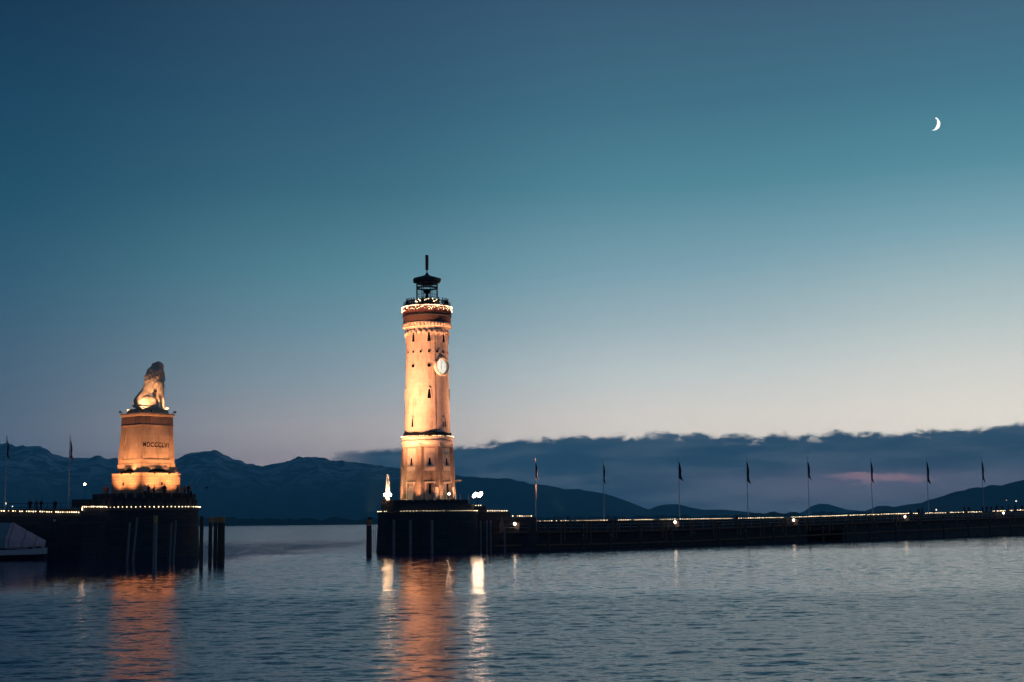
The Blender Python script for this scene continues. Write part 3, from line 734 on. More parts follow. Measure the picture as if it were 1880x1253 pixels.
light_string('light_string', [loc2w(dirr(R(a)) * px(47.6) + Vector((0, 0, lz(802.8)))) for a in [-100 + 200 * i / 48 for i in range(49)] if not (3 < a < 6 or 40 < a < 44)], 'ring of small bulbs on the cornice halfway up the lighthouse', 0.075, GR)

# ================================================================== LIGHTHOUSE PLATFORM
pier = empty('round_pier', (LX, LD, 0), -vdir)
tag(pier, 'dark round stone mole head carrying the lighthouse', 'pier')
zt = LZ(941)
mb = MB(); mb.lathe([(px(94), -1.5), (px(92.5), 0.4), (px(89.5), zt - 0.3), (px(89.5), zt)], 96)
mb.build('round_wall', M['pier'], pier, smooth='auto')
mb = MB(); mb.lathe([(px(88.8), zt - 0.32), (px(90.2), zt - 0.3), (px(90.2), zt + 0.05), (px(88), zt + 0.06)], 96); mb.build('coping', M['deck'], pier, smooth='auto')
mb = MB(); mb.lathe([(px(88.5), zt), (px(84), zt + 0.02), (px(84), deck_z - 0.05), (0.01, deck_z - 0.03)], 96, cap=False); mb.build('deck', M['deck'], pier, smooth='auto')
zp = LZ(919)
mb = MB(); nm_ = 40
for i in range(nm_):
    a0 = 2 * math.pi * i / nm_; am = a0 + math.pi / nm_; da = 2 * math.pi / nm_ * 0.36
    if R(64) < am < R(116): continue
    def q(a, r_, z): return dirr(a) * r_ + Vector((0, 0, z))
    ro, ri = px(83.5), px(79)
    mb.rings([[q(am - da, ro, zt), q(am + da, ro, zt), q(am + da, ri, zt), q(am - da, ri, zt)], [q(am - da, ro, zp), q(am + da, ro, zp), q(am + da, ri, zp), q(am - da, ri, zp)]])
mb.build('merlons', M['pier'], pier)
mb = MB(); rg = []
for i in range(73):
    a = R(118) + i / 72 * (2 * math.pi - R(56)) 
    rg.append([dirr(a) * px(82.6) + Vector((0, 0, zt)), dirr(a) * px(80) + Vector((0, 0, zt)), dirr(a) * px(80) + Vector((0, 0, zp - 0.12)), dirr(a) * px(82.6) + Vector((0, 0, zp - 0.12))])
mb.rings(rg); mb.build('parapet_wall', M['pier'], pier)
def pw(v): return Matrix.Translation((LX, LD, 0)) @ Matrix.Rotation(-vdir, 4, 'Z') @ Vector(v)
zs = LZ(939)
light_string('light_string', [pw(dirr(R(a)) * px(90.3) + Vector((0, 0, zs))) for a in [-88 + 178 * i / 47 for i in range(48)] if not (-64 < a < -58 or -51 < a < -34 or 20 < a < 23)], 'string of warm bulbs along the rim of the round lighthouse mole head', 0.075, GR)
# descending terraces to the right
def wallpoly(front, back, z0, z1, name, m_, parent=None, taper=0.0):
    mb = MB(); mb.rings([[(*p, z0) for p in front + back], [(*p, z1) for p in front + back]]); return mb.build(name, m_, parent)
st = empty('stepped_wall', (at(900, 960, 206).x, 206, 0)); tag(st, 'dark stone terraces stepping down from the lighthouse platform to the long mole', 'wall')
o_ = st.location
for (x0, x1, yt) in ((855, 892, 931), (892, 937, 941.5), (937, 984, 951.5)):
    a = at(x0, yt, 208.2); b_ = at(x1, yt, 208.2)
    mb = MB(); mb.box(((a.x + b_.x) / 2 - o_.x, 212.2 - 206, (a.z - 1.2) / 2), (b_.x - a.x, 8.0, a.z + 1.2)); s0 = mb.build('terrace', M['pierflat'], st)
    mb = MB(); mb.box(((a.x + b_.x) / 2 - o_.x, 208.25 - 206, a.z + 0.0), (b_.x - a.x + 0.05, 0.3, 0.16)); mb.build('coping', M['deck'], s0)
light_string('light_string', [at(x, 928.3, 208.0) for x in (869, 873.5, 878, 882.5)], 'row of four bulbs on the highest terrace right of the lighthouse', 0.11, GR)
light_string('light_string', [at(895.5 + 4.35 * i, 938.2, 208.0) for i in range(9)], 'row of bulbs on the middle terrace right of the lighthouse', 0.12, GR)
light_string('light_string', [at(x, 947.8, 208.0) for x in (941.5, 950, 954.2, 958.5, 962.7, 967, 971, 975.5)], 'row of bulbs on the lowest terrace before the first flagpole', 0.12, GR)

# ================================================================== LONG MOLE
WL = [(984, 1011), (1100, 1007.5), (1240, 1003), (1400, 998), (1560, 993), (1720, 987.5), (1880, 981.5), (2050, 976), (2400, 970)]
wpt = [onz(x, y) for x, y in WL]
TOPY = [(984, 957.5), (1240, 955), (1400, 951.8), (1640, 944.5), (1880, 937.5), (2400, 925)]
def interp(tab, x):
    for (a, ya), (b_, yb) in zip(tab[:-1], tab[1:]):
        if x <= b_: return ya + (yb - ya) * (x - a) / (b_ - a)
    return tab[-1][1]
DROP = [(984, 1.25), (1200, 1.2), (1400, 0.85), (1640, 0.5), (2400, 0.45)]
def mole_xy(x, off=0.0):                 # point on the wall line behind photo column x
    d = ray(x, 960); 
    for i in range(len(wpt) - 1):
        a, b_ = wpt[i], wpt[i + 1]
        e = b_ - a; den = d.x * e.y - d.y * e.x
        s_ = (d.y * a.x - d.x * a.y) / den
        if s_ <= 1.0 or i == len(wpt) - 2:
            p = a + e * s_
            if s_ < 0 and i == 0: p = a + e * s_
            nrm = Vector((e.y, -e.x, 0)).normalized(); nrm = nrm if nrm.y < 0 else -nrm
            return p + nrm * off
def mole_at(x, y, off=0.0):
    p = mole_xy(x, off); q = at(x, y, p.y); return Vector((q.x, p.y, q.z))
mole = empty('long_mole', (wpt[0].x, wpt[0].y, 0)); tag(mole, 'long dark stone mole running right from the lighthouse with a timber walkway on its face', 'pier')
mo = mole.location
xs = [984 + (2400 - 984) * i / 60 for i in range(61)]
fr = [mole_at(x, interp(TOPY, x)) for x in xs]
mb = MB(); rg = []
for x, p in zip(xs, fr):
    b0 = mole_xy(x, -6.0)
    rg.append([Vector((p.x, p.y, -1.2)) - mo, p - mo, Vector((p.x, p.y, p.z)) - mo + Vector((0, 0.5, 0)), Vector((p.x, p.y, p.z - interp(DROP, x))) - mo + Vector((0, 0.52, 0)), Vector((b0.x, b0.y, p.z - interp(DROP, x))) - mo, Vector((b0.x, b0.y, -1.2)) - mo])
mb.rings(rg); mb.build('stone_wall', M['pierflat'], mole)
mb = MB(); rg = []
for x in xs:                              # coping
    p = mole_at(x, interp(TOPY, x)); q = mole_xy(x, 0.12); 
    rg.append([Vector((q.x, q.y, p.z - 0.22)) - mo, Vector((q.x, q.y, p.z + 0.03)) - mo, p - mo + Vector((0, 0.55, 0.03)), p - mo + Vector((0, 0.55, -0.22))])
mb.rings(rg); mb.build('coping', M['deck'], mole)
WALKY = [(900, 976.5), (984, 976), (1100, 975), (1240, 972), (1400, 966), (1640, 957), (1880, 949), (2400, 938)]
def walk(x, off, dy=0.0, dz=0.0):
    p = mole_at(x, interp(WALKY, x) + dy, 1.3); q = mole_xy(x, off); return Vector((q.x, q.y, p.z + dz))
xs2 = [905 + (2300 - 905) * i / 70 for i in range(71)]
mb = MB(); rg = []
for x in xs2:
    a = walk(x, 1.35); b_ = walk(x, 0.02)
    rg.append([a - mo + Vector((0, 0, -0.2)), a - mo, b_ - mo, b_ - mo + Vector((0, 0, -0.2))])
mb.rings(rg); mb.build('walkway', M['timberbrown'], mole)
mb = MB(); rg = []
for x in xs2:                              # timber waling lower down
    a = walk(x, 0.5, 0, -1.9); b_ = walk(x, 0.0, 0, -1.9)
    rg.append([a - mo + Vector((0, 0, -0.22)), a - mo, b_ - mo, b_ - mo + Vector((0, 0, -0.22))])
mb.rings(rg); mb.build('waling', M['timberbrown'], mole)
mb = MB()
for h in (0.55, 1.02): mb.path([walk(x, 1.3, 0, h) - mo for x in xs2], 0.03, 5)
railing = mb.build('railing', M['steel'], mole)
def xstep(start, m_):                     # columns spaced m_ metres along the wall
    out = []; x = start; last = mole_xy(x)
    while x < 1900:
        x += 0.5; p = mole_xy(x)
        if (p - last).length >= m_: out.append(x); last = p
    return out
for x in xstep(915, 2.7)[:95]:
    mb = MB(); a = walk(x, 1.3); mb.tube(Vector((0, 0, -0.15)), Vector((0, 0, 1.05)), 0.035, n=5); mb.build('rail_post', M['steel'], mole, loc=a - mo)
# fender timber pairs on the wall face
for i, x in enumerate([888, 966, 974, 1017, 1024, 1064, 1072, 1112, 1119, 1160, 1165, 1203, 1210, 1255, 1297, 1302, 1341, 1347, 1383, 1389, 1424, 1430, 1468, 1474, 1510, 1516, 1552, 1558, 1590, 1597, 1634, 1640, 1676, 1744, 1815, 1852]):
    mb = MB(); a = walk(x, 1.42); top = a.z + (1.35 if i % 3 else 1.2); h = 3.3 if i % 3 == 0 else 2.6
    mb.box((0, 0, -h / 2), (0.26 if i % 2 else 0.22, 0.22, h)); mb.build('fender_timber', M['timberbrown'], mole, loc=Vector((a.x, a.y, top)) - mo)
# outlet recess as a black slab, its shade put into the colour
mb = MB(); a = mole_xy(1482); b_ = mole_xy(1545)
mb.rings([[Vector((p.x, p.y, z)) - mo + Vector((0, dy, 0)) for p, z in ((a, 0.1), (b_, 0.1), (b_, 2.1), (a, 2.1))] for dy in (-0.12, 0.3)]); mb.build('outlet_shade', M['void_shade'], mole)

# timber piles in front of the mole
def pile(x, ybot, ytop, r, label, mats=('timber', 'timber'), band=0.0, lean=0.0, group=None, D=None, name='timber_pile'):
    p = onz(x, ybot) if D is None else Vector((at(x, ybot, D).x, D, 0))
    zt_ = at(x, ytop, p.y).z
    t_ = empty(name, (p.x, p.y, 0)); tag(t_, label, 'pile', group)
    mb = MB(); off = Vector((lean, 0, 0)); n = 12
    mb.rings([[Vector((r * k * math.cos(2*math.pi*i/n), r * k * math.sin(2*math.pi*i/n), z)) + off * (z / zt_) for i in range(n)] for z, k in ((-1.5, 1.08), (zt_ * 0.5, 1.03), (zt_ - band - (0.03 if band else 0.0), 1.0))])
    mb.build('shaft', M[mats[0]], t_, smooth='auto')
    if band:
        mb = MB(); mb.rings([[Vector((r * k * math.cos(2*math.pi*i/n), r * k * math.sin(2*math.pi*i/n), z)) + off * (z / zt_) for i in range(n)] for z, k in ((zt_ - band, 1.04), (zt_ - 0.06, 1.04), (zt_, 0.85))])
        mb.build('painted_band', M[mats[1]], t_, smooth='auto')
    return t_
for i, x in enumerate([988, 1051, 1101, 1155, 1213, 1254, 1301, 1350, 1401, 1448, 1492, 1535, 1578, 1626, 1671, 1715, 1760, 1800, 1838, 1874]):
    p = mole_xy(x, 2.1); q = walk(x, 2.1, 0, 0.9 if i % 3 == 0 else 0.25)
    t_ = empty('timber_pile', (p.x, p.y, 0)); 
    where = ['below the first flagpole right of the lighthouse', 'halfway from the first to the second flagpole', 'just left of the second flagpole', 'right of the second flagpole', 'by the lamp between second and third flagpole', 'just right of the third flagpole', 'left of midway from third to fourth flagpole', 'just left of the fourth flagpole', 'right of the fourth flagpole', 'at the third walkway lamp before the fifth flagpole', 'at the dark outlet below the fifth flagpole', 'at the right end of the dark outlet', 'just left of the sixth flagpole', 'right of the sixth flagpole', 'right of the fourth walkway lamp', 'just right of the seventh flagpole', 'halfway from the seventh to the eighth flagpole', 'just below the eighth flagpole', 'below the last walkway lamp', 'nearest to the right end of the mole in view'][i]
    tag(t_, 'dark mole pile ' + where, 'pile', 'piles along the long mole')
    mb = MB(); mb.lathe([(0.21, -1.5), (0.19, q.z - 0.05), (0.14, q.z)], 10); mb.build('shaft', M['timber'], t_, smooth='auto')
    mb = MB(); mb.lathe([(0.215, q.z - 0.9), (0.215, q.z - 0.82)], 10); mb.build('iron_hoop', M['steel'], t_)
# piles round the mole heads
GP = 'mooring piles in the harbour mouth'
pile(677.5, 1019, 954.5, 0.36, 'thick dark mooring pile with an orange top, left of the lighthouse mole head', ('timber', 'pilecap'), 0.75, group=GP)
pile(685.3, 1012, 965, 0.045, 'thin white gauge stake directly right of the orange-topped pile', ('pilesteel', 'polew'), group='gauge stakes', name='gauge_stake')
pile(689.8, 1011, 965, 0.045, 'thin gauge stake nearest the lighthouse mole head wall', ('pilesteel', 'polew'), group='gauge stakes', name='gauge_stake')
for x, lb in ((723, 'leftmost of three pale piles against the lighthouse mole head'), (753.5, 'middle one of three pale piles against the lighthouse mole head'), (793, 'rightmost of three pale piles, below the lighthouse clock side')):
    pile(x, 1017, 955, 0.19, lb, ('pilesteel', 'pilesteel'), group='pale piles before the lighthouse mole head', D=195.5, name='steel_pile')
for x, yb, yt, lb in ((882.5, 1012, 956, 'grey pile right of the round lighthouse mole head'), (894, 1012, 956, 'grey pile in front of the middle terrace'), (901, 1010, 956, 'grey pile just left of the brown canvas on the walkway'), (926.5, 1004, 968, 'short grey pile left of the first walkway lamp')):
    pile(x, yb, yt, 0.12, lb, ('pilesteel', 'pilesteel'), group='grey piles at the terraces', D=200.0, name='steel_pile')
pile(385.5, 1032, 949.5, 0.22, 'leftmost of four orange-topped piles right of the lion mole head', ('timber', 'pilecap'), 0.62, group=GP)
pile(394.6, 1033, 949.5, 0.21, 'second of four orange-topped piles right of the lion mole head', ('timber', 'pilecap'), 0.62, group=GP)
pile(401.8, 1033, 949.5, 0.20, 'third of four orange-topped piles right of the lion mole head', ('timber', 'pilecap'), 0.62, group=GP)
pile(408.6, 1033, 949.5, 0.21, 'rightmost of four orange-topped piles right of the lion mole head', ('timber', 'pilecap'), 0.62, group=GP)
pile(369, 1040, 948, 0.20, 'dark pile touching the right edge of the lion mole head', ('timber', 'timber'), group=GP)
pile(283.5, 1045, 947, 0.2, 'pale pile with an ochre top, standing in front of the lion mole head', ('pilesteel', 'pileyel'), 0.75, group=GP)
pile(233, 1030, 960, 0.13, 'left one of a leaning pair of piles below the MDCCCLVI pedestal', ('pilesteel', 'pilesteel'), lean=0.25, group='leaning piles before the lion mole head', name='steel_pile')
pile(244, 1030, 950, 0.13, 'right one of a leaning pair of piles left of the ochre-topped pile', ('pilesteel', 'pilesteel'), lean=0.4, group='leaning piles before the lion mole head', name='steel_pile')
pile(312, 1030, 960, 0.11, 'left one of two thin piles right of the ochre-topped pile', ('pilesteel', 'pilesteel'), lean=0.1, group='leaning piles before the lion mole head', name='steel_pile')
pile(318.5, 1030, 955, 0.11, 'right one of two thin piles right of the ochre-topped pile', ('pilesteel', 'pilesteel'), lean=0.2, group='leaning piles before the lion mole head', name='steel_pile')
# canvas bundle on the walkway
p = walk(911, 1.2); mb = MB(); n = 10
mb.rings([[Vector((w_ * math.cos(2*math.pi*i/n) * (1 + 0.12 * math.sin(3*i)), w_ * 0.7 * math.sin(2*math.pi*i/n), z)) for i in range(n)] for z, w_ in ((0, 0.32), (0.6, 0.34), (1.2, 0.26), (1.7, 0.12), (2.1, 0.03))])
tag(mb.build('canvas_bundle', M['canvas'], loc=p), 'tall pointed brown canvas bundle at the start of the mole walkway', 'canvas')

# walkway lamps with boxes
lampx = [(934, 962.5, 941), (1228, 959.5, 1234), (1446, 955.5, 1453), (1651, 949.5, 1658), (1833, 942.5, 1838)]
lbl = ['left of the first flagpole', 'between second and third flagpole', 'between fourth and fifth flagpole', 'between sixth and seventh flagpole', 'right of the eighth flagpole']
for (x, y, xb), l_ in zip(lampx, lbl):
    p = walk(x, 1.25); hz = mole_at(x, y, 1.25).z
    t_ = empty('walkway_lamp', p); tag(t_, 'small bright lamp on the mole walkway railing ' + l_, 'lamp', 'lamps on the mole walkway')
    mb = MB(); mb.tube((0, 0, 0), (0, 0, hz - p.z - 0.12), 0.035, n=6); mb.tube((0, 0, hz - p.z - 0.15), (0, -0.12, hz - p.z - 0.02), 0.03, n=6); mb.build('post', M['steel'], t_)
    mb = MB(); mb.lathe([(0.04, hz - p.z - 0.2), (0.16, hz - p.z - 0.1), (0.2, hz - p.z + 0.08), (0.1, hz - p.z + 0.22)], 10, c=(0, -0.15, 0)); mb.build('bulb_glass', M['walklamp'], t_)
    if x != 1833:
        q = walk(xb, 1.0); bz = mole_at(xb, y + 3.5, 1.0).z
        t2 = empty('lifebuoy_box', q); tag(t2, 'brown lifebuoy box beside the walkway lamp ' + l_, 'box', 'lifebuoy boxes on the mole walkway')
        mb = MB(); mb.tube((0, 0, 0), (0, 0, bz - q.z - 0.3), 0.04, n=6); mb.build('post', M['steel'], t2)
        mb = MB(); mb.box((0, 0, bz - q.z), (0.62, 0.24, 0.85)); mb.build('box_body', M['boxp'], t2)
        mb = MB(); mb.box((0, 0, bz - q.z + 0.45), (0.7, 0.32, 0.06)); mb.build('box_lid', M['boxp'], t2)
# flagpoles
def flag_pole(x, ybase, ytop, pt, label, flagcol, striped=False, r=0.075, y0=None, lean=6, lit=False):
    base_ = pt; zt_ = at(x, ytop, pt.y).z - base_.z
    t_ = empty('flagpole', base_); tag(t_, label, 'flagpole', 'flagpoles along the moles')
    mb = MB(); mb.lathe([(r * 1.3, -0.3), (r * 1.2, 0.6), (r, 0.7), (r * 0.55, zt_), (r * 0.9, zt_ + 0.05), (0.01, zt_ + 0.14)], 8); mb.build('pole', M['polew'], t_, smooth='auto')
    k = pt.y / F; zf = zt_ - 7 * k; zl = zt_ - (38 + random.uniform(-4, 5)) * k
    mb = MB(); nu, nv = 9, 14; rows = []
    for j in range(nv + 1):
        f = j / nv; z = zf + (zl - zf) * f; row = []
        for i in range(nu + 1):
            g = i / nu
            w_ = (0.10 + 0.34 * min(1, f * 1.6)) * k * 13; xo = f * lean * k * 0.55
            row.append(Vector((r * 0.7 + xo * g * 1.1 + w_ * g * (0.55 + 0.3 * math.sin(f * 7)), 0.10 * math.sin(g * 11 + f * 3) * (0.3 + f), z - g * (0.35 * f + 0.15) * k * 13 * (1 if f > 0.2 else 0.4))))
        rows.append(row)
    back = [[v_ + Vector((0, 0.012, 0)) for v_ in reversed(row)] for row in rows]
    mb.rings([a_ + b2 for a_, b2 in zip(rows, back)])
    o = mb.build('flag', flagcol, t_, smooth=False)
    return t_
def flagmat(name, c1, c2=None, scale=2.0):
    def f(t, b):
        if c2:
            tcn = t.node('ShaderNodeTexCoord'); x, y, z = t.sep(tcn.outputs['Generated'])
            k = t.m('GREATER_THAN', t.m('FRACT', t.m('MULTIPLY', z, scale)), 0.5)
            t.l.new(t.mix(k, (*c1, 1), (*c2, 1)), b.inputs['Base Color'])
        else: b.inputs['Base Color'].default_value = (*c1, 1)
    return mat(name, rough=0.8, build=f)
fm = [flagmat('flag_white_blue', (0.03, 0.04, 0.10), (0.10, 0.10, 0.14), 1.5), flagmat('flag_red_white', (0.10, 0.02, 0.03), (0.16, 0.15, 0.17), 5.0), flagmat('flag_navy', (0.015, 0.02, 0.06)), flagmat('flag_black', (0.02, 0.012, 0.03)), flagmat('flag_striped', (0.07, 0.015, 0.03), (0.12, 0.12, 0.15), 7.0), flagmat('flag_dark_red', (0.05, 0.012, 0.02), (0.02, 0.02, 0.05), 1.5), flagmat('flag_dark_blue', (0.012, 0.02, 0.055)), flagmat('flag_green_dark', (0.02, 0.04, 0.05), (0.08, 0.09, 0.1), 1.2)]
fdesc = ['dark blue and pale', 'red and white patterned', 'plain dark blue', 'black', 'red and white striped', 'dark red', 'blue-black', 'dark green tinged']
ords = ['first', 'second', 'third', 'fourth', 'fifth', 'sixth', 'seventh', 'eighth']
for i, (x, yt) in enumerate(((984, 843), (1109, 846), (1248, 841), (1373.5, 841), (1486, 841), (1602.5, 841), (1705.5, 841), (1807, 840))):
    q = mole_xy(x, -0.9); pz = mole_at(x, interp(TOPY, x)).z - interp(DROP, x)
    if i == 0: q = mole_xy(x, 0.25)
    X_ = at(x, 945, q.y).x
    flag_pole(x, 950, yt, Vector((X_, q.y, pz)), f'{ords[i]} flagpole to the right of the lighthouse, with a limp {fdesc[i]} flag', fm[i], lean=(3, 1, 7, 5, 4, 2, 4, 3)[i])
# bulbs along the mole: one string per stretch between poles
gaps = [(1015, 1019), (1022, 1029), (1045, 1048), (1055, 1059), (1118, 1134), (1160, 1164), (1171, 1174), (1203, 1209), (1245, 1248), (1347, 1350), (1351, 1356), (1440, 1452), (1588, 1592), (1670, 1676), (1686, 1697), (1737, 1742), (1770, 1776), (1802, 1822), (1826, 1829), (1846, 1852), (1862, 1866), (1500, 1503), (1530, 1532), (1557, 1559)]
bulby = [(986, 957.5), (1015, 956.5), (1118, 955.5), (1240, 953.6), (1350, 952), (1440, 950.5), (1500, 948.3), (1640, 943.8), (1700, 942.5), (1800, 940), (1880, 936.5)]
secs = [(986, 1109), (1109, 1248), (1248, 1373), (1373, 1486), (1486, 1602), (1602, 1705), (1705, 1807), (1807, 1884)]
for i, (a, b_) in enumerate(secs):
    pts_ = []; x = a + 1.0
    while x < b_:
        if not any(g0 < x < g1 for g0, g1 in gaps): pts_.append(mole_at(x, interp(bulby, x) + random.uniform(-0.25, 0.25), 0.15))
        x += (4.3 if i < 3 else 3.7 - 0.12 * i)
    nxt = f'from the {ords[i]} to the {ords[i+1]} flagpole' if i < 7 else 'right of the eighth flagpole'
    light_string('light_string', pts_, 'row of warm bulbs along the mole edge ' + nxt, 0.090 + 0.006 * i, GR, cable=False, p_small=0.2)

# ================================================================== lamps beside the lighthouse
def flood_pair():
    c = at(877, 909, 206.5); g = at(877, 931, 206.5)
    t_ = empty('floodlight_mast', (c.x, c.y, g.z)); tag(t_, 'short mast with two bright slanted floodlights right of the lighthouse', 'floodlight')
    h = c.z - g.z
    mb = MB(); mb.tube((0, 0, 0), (0, 0, h), 0.06, n=8); mb.tube((-0.5, 0, h), (0.5, 0, h), 0.04, n=6); mb.build('mast', M['darkmetal'], t_)
    for sx, dz in ((-0.40, -0.02), (0.36, 0.05)):
        mb = MB(); rm = Matrix.Rotation(R(-38), 3, 'Y'); mb.box((sx, 0.09, h + dz), (0.5, 0.14, 0.85), Matrix.Rotation(R(35), 3, 'Y')); hd = mb.build('housing', M['darkmetal'], t_)
        mb = MB(Matrix.Translation((sx, -0.02, h + dz)) @ Matrix.Rotation(R(35), 4, 'Y') @ Matrix.Diagonal((0.24, 0.06, 0.44, 1))); mb.sphere((0, 0, 0), 1, 2); mb.build('lens', M['flood'], hd, smooth=True)
flood_pair()
def nav_column():
    g = at(712, 925, 203.0); t_ = empty('harbour_light_column', g); tag(t_, 'white stepped column lit by two globe lamps left of the lighthouse', 'light column')
    z = lambda y: at(712, y, 203.0).z - g.z; k = 203 / F
    mb = MB(); mb.lathe([(4.6*k, 0), (4.6*k, z(912)), (4.3*k, z(910)), (4.1*k, z(893)), (4.1*k, z(884)), (3.3*k, z(882.5))], 20); mb.build('column', M['white'], t_, smooth='auto')
    mb = MB(); mb.lathe([(3.0*k, z(882.5)), (3.0*k, z(878)), (3.4*k, z(877.5)), (3.4*k, z(876)), (2.8*k, z(875.5)), (2.9*k, z(872.5)), (0.01, z(872))], 16); mb.build('light_head', M['white'], t_, smooth='auto')
    for x in (707.3, 716.2):
        q = at(x, 908.8, 202.2) - g; mb = MB(); mb.tube((q.x, q.y, 0), (q.x, q.y, q.z - 0.2), 0.04, n=6); po = mb.build('globe_post', M['darkmetal'], t_)
        mb = MB(); mb.sphere(q, 2.7*k, 2); mb.build('globe', M['globe'], po, smooth=True)
    # added bare spots without housings that brighten the column
    for sx in (-1.3, 1.3):
        l = bpy.data.lights.new('added_column_spot', 'SPOT'); l.energy = 700; l.color = (1, 0.66, 0.36); l.spot_size = R(60); l.shadow_soft_size = 0.15
        o = bpy.data.objects.new('added_column_spot', l); C.objects.link(o); o.parent = t_; o.location = (sx, -1.9, 0.5)
        o.rotation_euler = Vector((-sx, 1.9, 2.6)).to_track_quat('-Z', 'Y').to_euler()
nav_column()
# lifebuoy on the parapet
p = at(705.5, 922.5, 200.2); mb = MB(); 
rg = [[Vector(((0.32 + 0.08 * math.cos(b2)) * math.cos(a), 0.08 * math.sin(b2), (0.32 + 0.08 * math.cos(b2)) * math.sin(a))) for b2 in [2*math.pi*j/8 for j in range(8)]] for a in [2*math.pi*i/20 for i in range(21)]]
mb.rings(rg, cap=False); tag(mb.build('lifebuoy', M['ring'], loc=p, smooth=True), 'red lifebuoy ring on the parapet below the white column', 'lifebuoy')
# small lamp at the lighthouse door
p = at(824.5, 907, 201.4); mb = MB(); t_ = empty('ground_floodlight', p + Vector((0, 0, -0.9))); tag(t_, 'small bright ground floodlight at the foot of the lighthouse, right side', 'floodlight')
mb.tube((0, 0, -0.3), (0, 0, 0.8), 0.05, n=6); mb.build('stand', M['darkmetal'], t_)
mb = MB(); mb.sphere((0, 0, 0.9), 0.14, 1); mb.build('lens', M['flood'], t_)
# thin masts right of the tower
for x, lb in ((844.8, 'left one of two thin white stakes right of the lighthouse'), (860.5, 'right one of two thin white stakes, nearer the bright floodlights')):
    a = at(x, 918, 202); b_ = at(x, 907, 202); mb = MB(); mb.tube((0, 0, -0.5), (0, 0, b_.z - a.z), 0.035, n=6); mb.sphere((0, 0, b_.z - a.z), 0.05, 1)
    tag(mb.build('stake', M['polew'], loc=a), lb, 'stake', 'thin stakes right of the lighthouse')

# floodlighting --------------------------------------------------
def spot(name, loc, target, power, size, col=(1.0, 0.52, 0.20), blend=0.6, soft=0.3, housing=True, label=None):
    l = bpy.data.lights.new(name, 'SPOT'); l.energy = power; l.color = col; l.spot_size = R(size); l.spot_blend = blend; l.shadow_soft_size = soft
    d = (Vector(target) - Vector(loc)); rot = d.to_track_quat('-Z', 'Y')
    t_ = empty('floodlight', loc); t_.rotation_mode = 'QUATERNION'; t_.rotation_quaternion = rot
    o = bpy.data.objects.new('lamp', l); C.objects.link(o); o.parent = t_; o.location = (0, 0, -0.05)
    if housing:
        mb = MB(); mb.rings([[(-0.16, -0.12, 0.02), (0.16, -0.12, 0.02), (0.16, 0.12, 0.02), (-0.16, 0.12, 0.02)], [(-0.1, -0.08, 0.28), (0.1, -0.08, 0.28), (0.1, 0.08, 0.28), (-0.1, 0.08, 0.28)]]); mb.build('housing', M['darkmetal'], t_)
        mb = MB(); mb.box((0, -0.16, 0.2), (0.05, 0.22, 0.05)); mb.build('bracket', M['darkmetal'], t_)
    tag(t_, label or 'dark floodlight housing aimed at the tower', 'floodlight', 'floodlights'); return t_
def LP(a, r_, z): return loc2w(dirr(R(a)) * r_ + Vector((0, 0, z)))
OR = (1.0, 0.395, 0.19)
# tower wash: lamps set on the pile and the walkway, places assumed
pq = at(677.5, 954.5, onz(677.5, 1019).y)
spot('tower_flood', Vector((pq.x, pq.y + 0.1, pq.z + 0.25)), LP(0, 0, 37.5), 108000, 76, OR, 1.0, label='wide floodlight on top of the orange-topped pile')
spot('tower_flood', Vector((pq.x + 0.24, pq.y - 0.1, pq.z + 0.3)), LP(0, 0, 31), 78000, 36, OR, 1.0, label='added narrow floodlight on the right edge of the orange-topped pile')  # second pile lamp, added to brighten the upper shaft
pq = walk(1030, 1.35)
mb = MB(); mb.tube((0, 0, 0), (0, 0, 2.15), 0.05, n=8); mb.box((0, 0, 2.12), (0.3, 0.3, 0.05)); tag(mb.build('lamp_stand', M['darkmetal'], loc=pq), 'slim dark stand on the walkway carrying the floodlight right of the first flagpole', 'stand')
spot('tower_flood', pq + Vector((0, 0, 2.2)), LP(0, 0, 24), 70000, 54, OR, 1.0, label='floodlight on the mole railing, right of the first flagpole')
for a_, pw_ in ((-62, 1300), (-20, 1250), (24, 900), (66, 800)):
    spot('tower_foot_flood', LP(a_, 6.0, 0.15), LP(a_, 3.6, 4.6), pw_, 74, OR, 1.0, 0.12, label={-62: 'floodlight at the lighthouse foot, far left side', -20: 'floodlight at the lighthouse foot, left of the door', 24: 'floodlight at the lighthouse foot, right of the door', 66: 'floodlight at the lighthouse foot, far right side'}[a_])
spot('tower_foot_flood', LP(-118, 6.0, 0.15), LP(-118, 3.4, 8.0), 1200, 85, OR, 0.8, 0.12, label='floodlight behind the lighthouse foot on the lake side, left')
spot('tower_foot_flood', LP(118, 6.0, 0.15), LP(118, 3.4, 8.0), 1200, 85, OR, 0.8, 0.12, label='floodlight behind the lighthouse foot on the lake side, right')

# ================================================================== LION MOLE HEAD
QD = 196.0
QX = at(265, 930, QD).x; qb = math.atan2(QX, QD)
kq = QD / F * 0.98                       # metres per photo pixel here (bearing included)
def QZ(py): return at(266, py, QD).z
def QZf(py): return at(266, py, QD - 7.4).z
def qw(v): return Matrix.Translation((QX, QD, 0)) @ Matrix.Rotation(-qb, 4, 'Z') @ Vector(v)
qh = empty('round_pier', (QX, QD, 0), -qb); tag(qh, 'dark round stone mole head with notched parapet carrying the lion monument', 'pier')
zl_ = QZf(933)
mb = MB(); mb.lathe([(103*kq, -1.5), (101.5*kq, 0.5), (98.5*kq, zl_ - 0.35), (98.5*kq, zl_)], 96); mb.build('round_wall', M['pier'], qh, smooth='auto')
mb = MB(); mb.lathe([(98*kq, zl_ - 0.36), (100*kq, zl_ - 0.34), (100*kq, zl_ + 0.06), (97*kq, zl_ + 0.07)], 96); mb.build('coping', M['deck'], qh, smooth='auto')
qdeck = QZ(916)
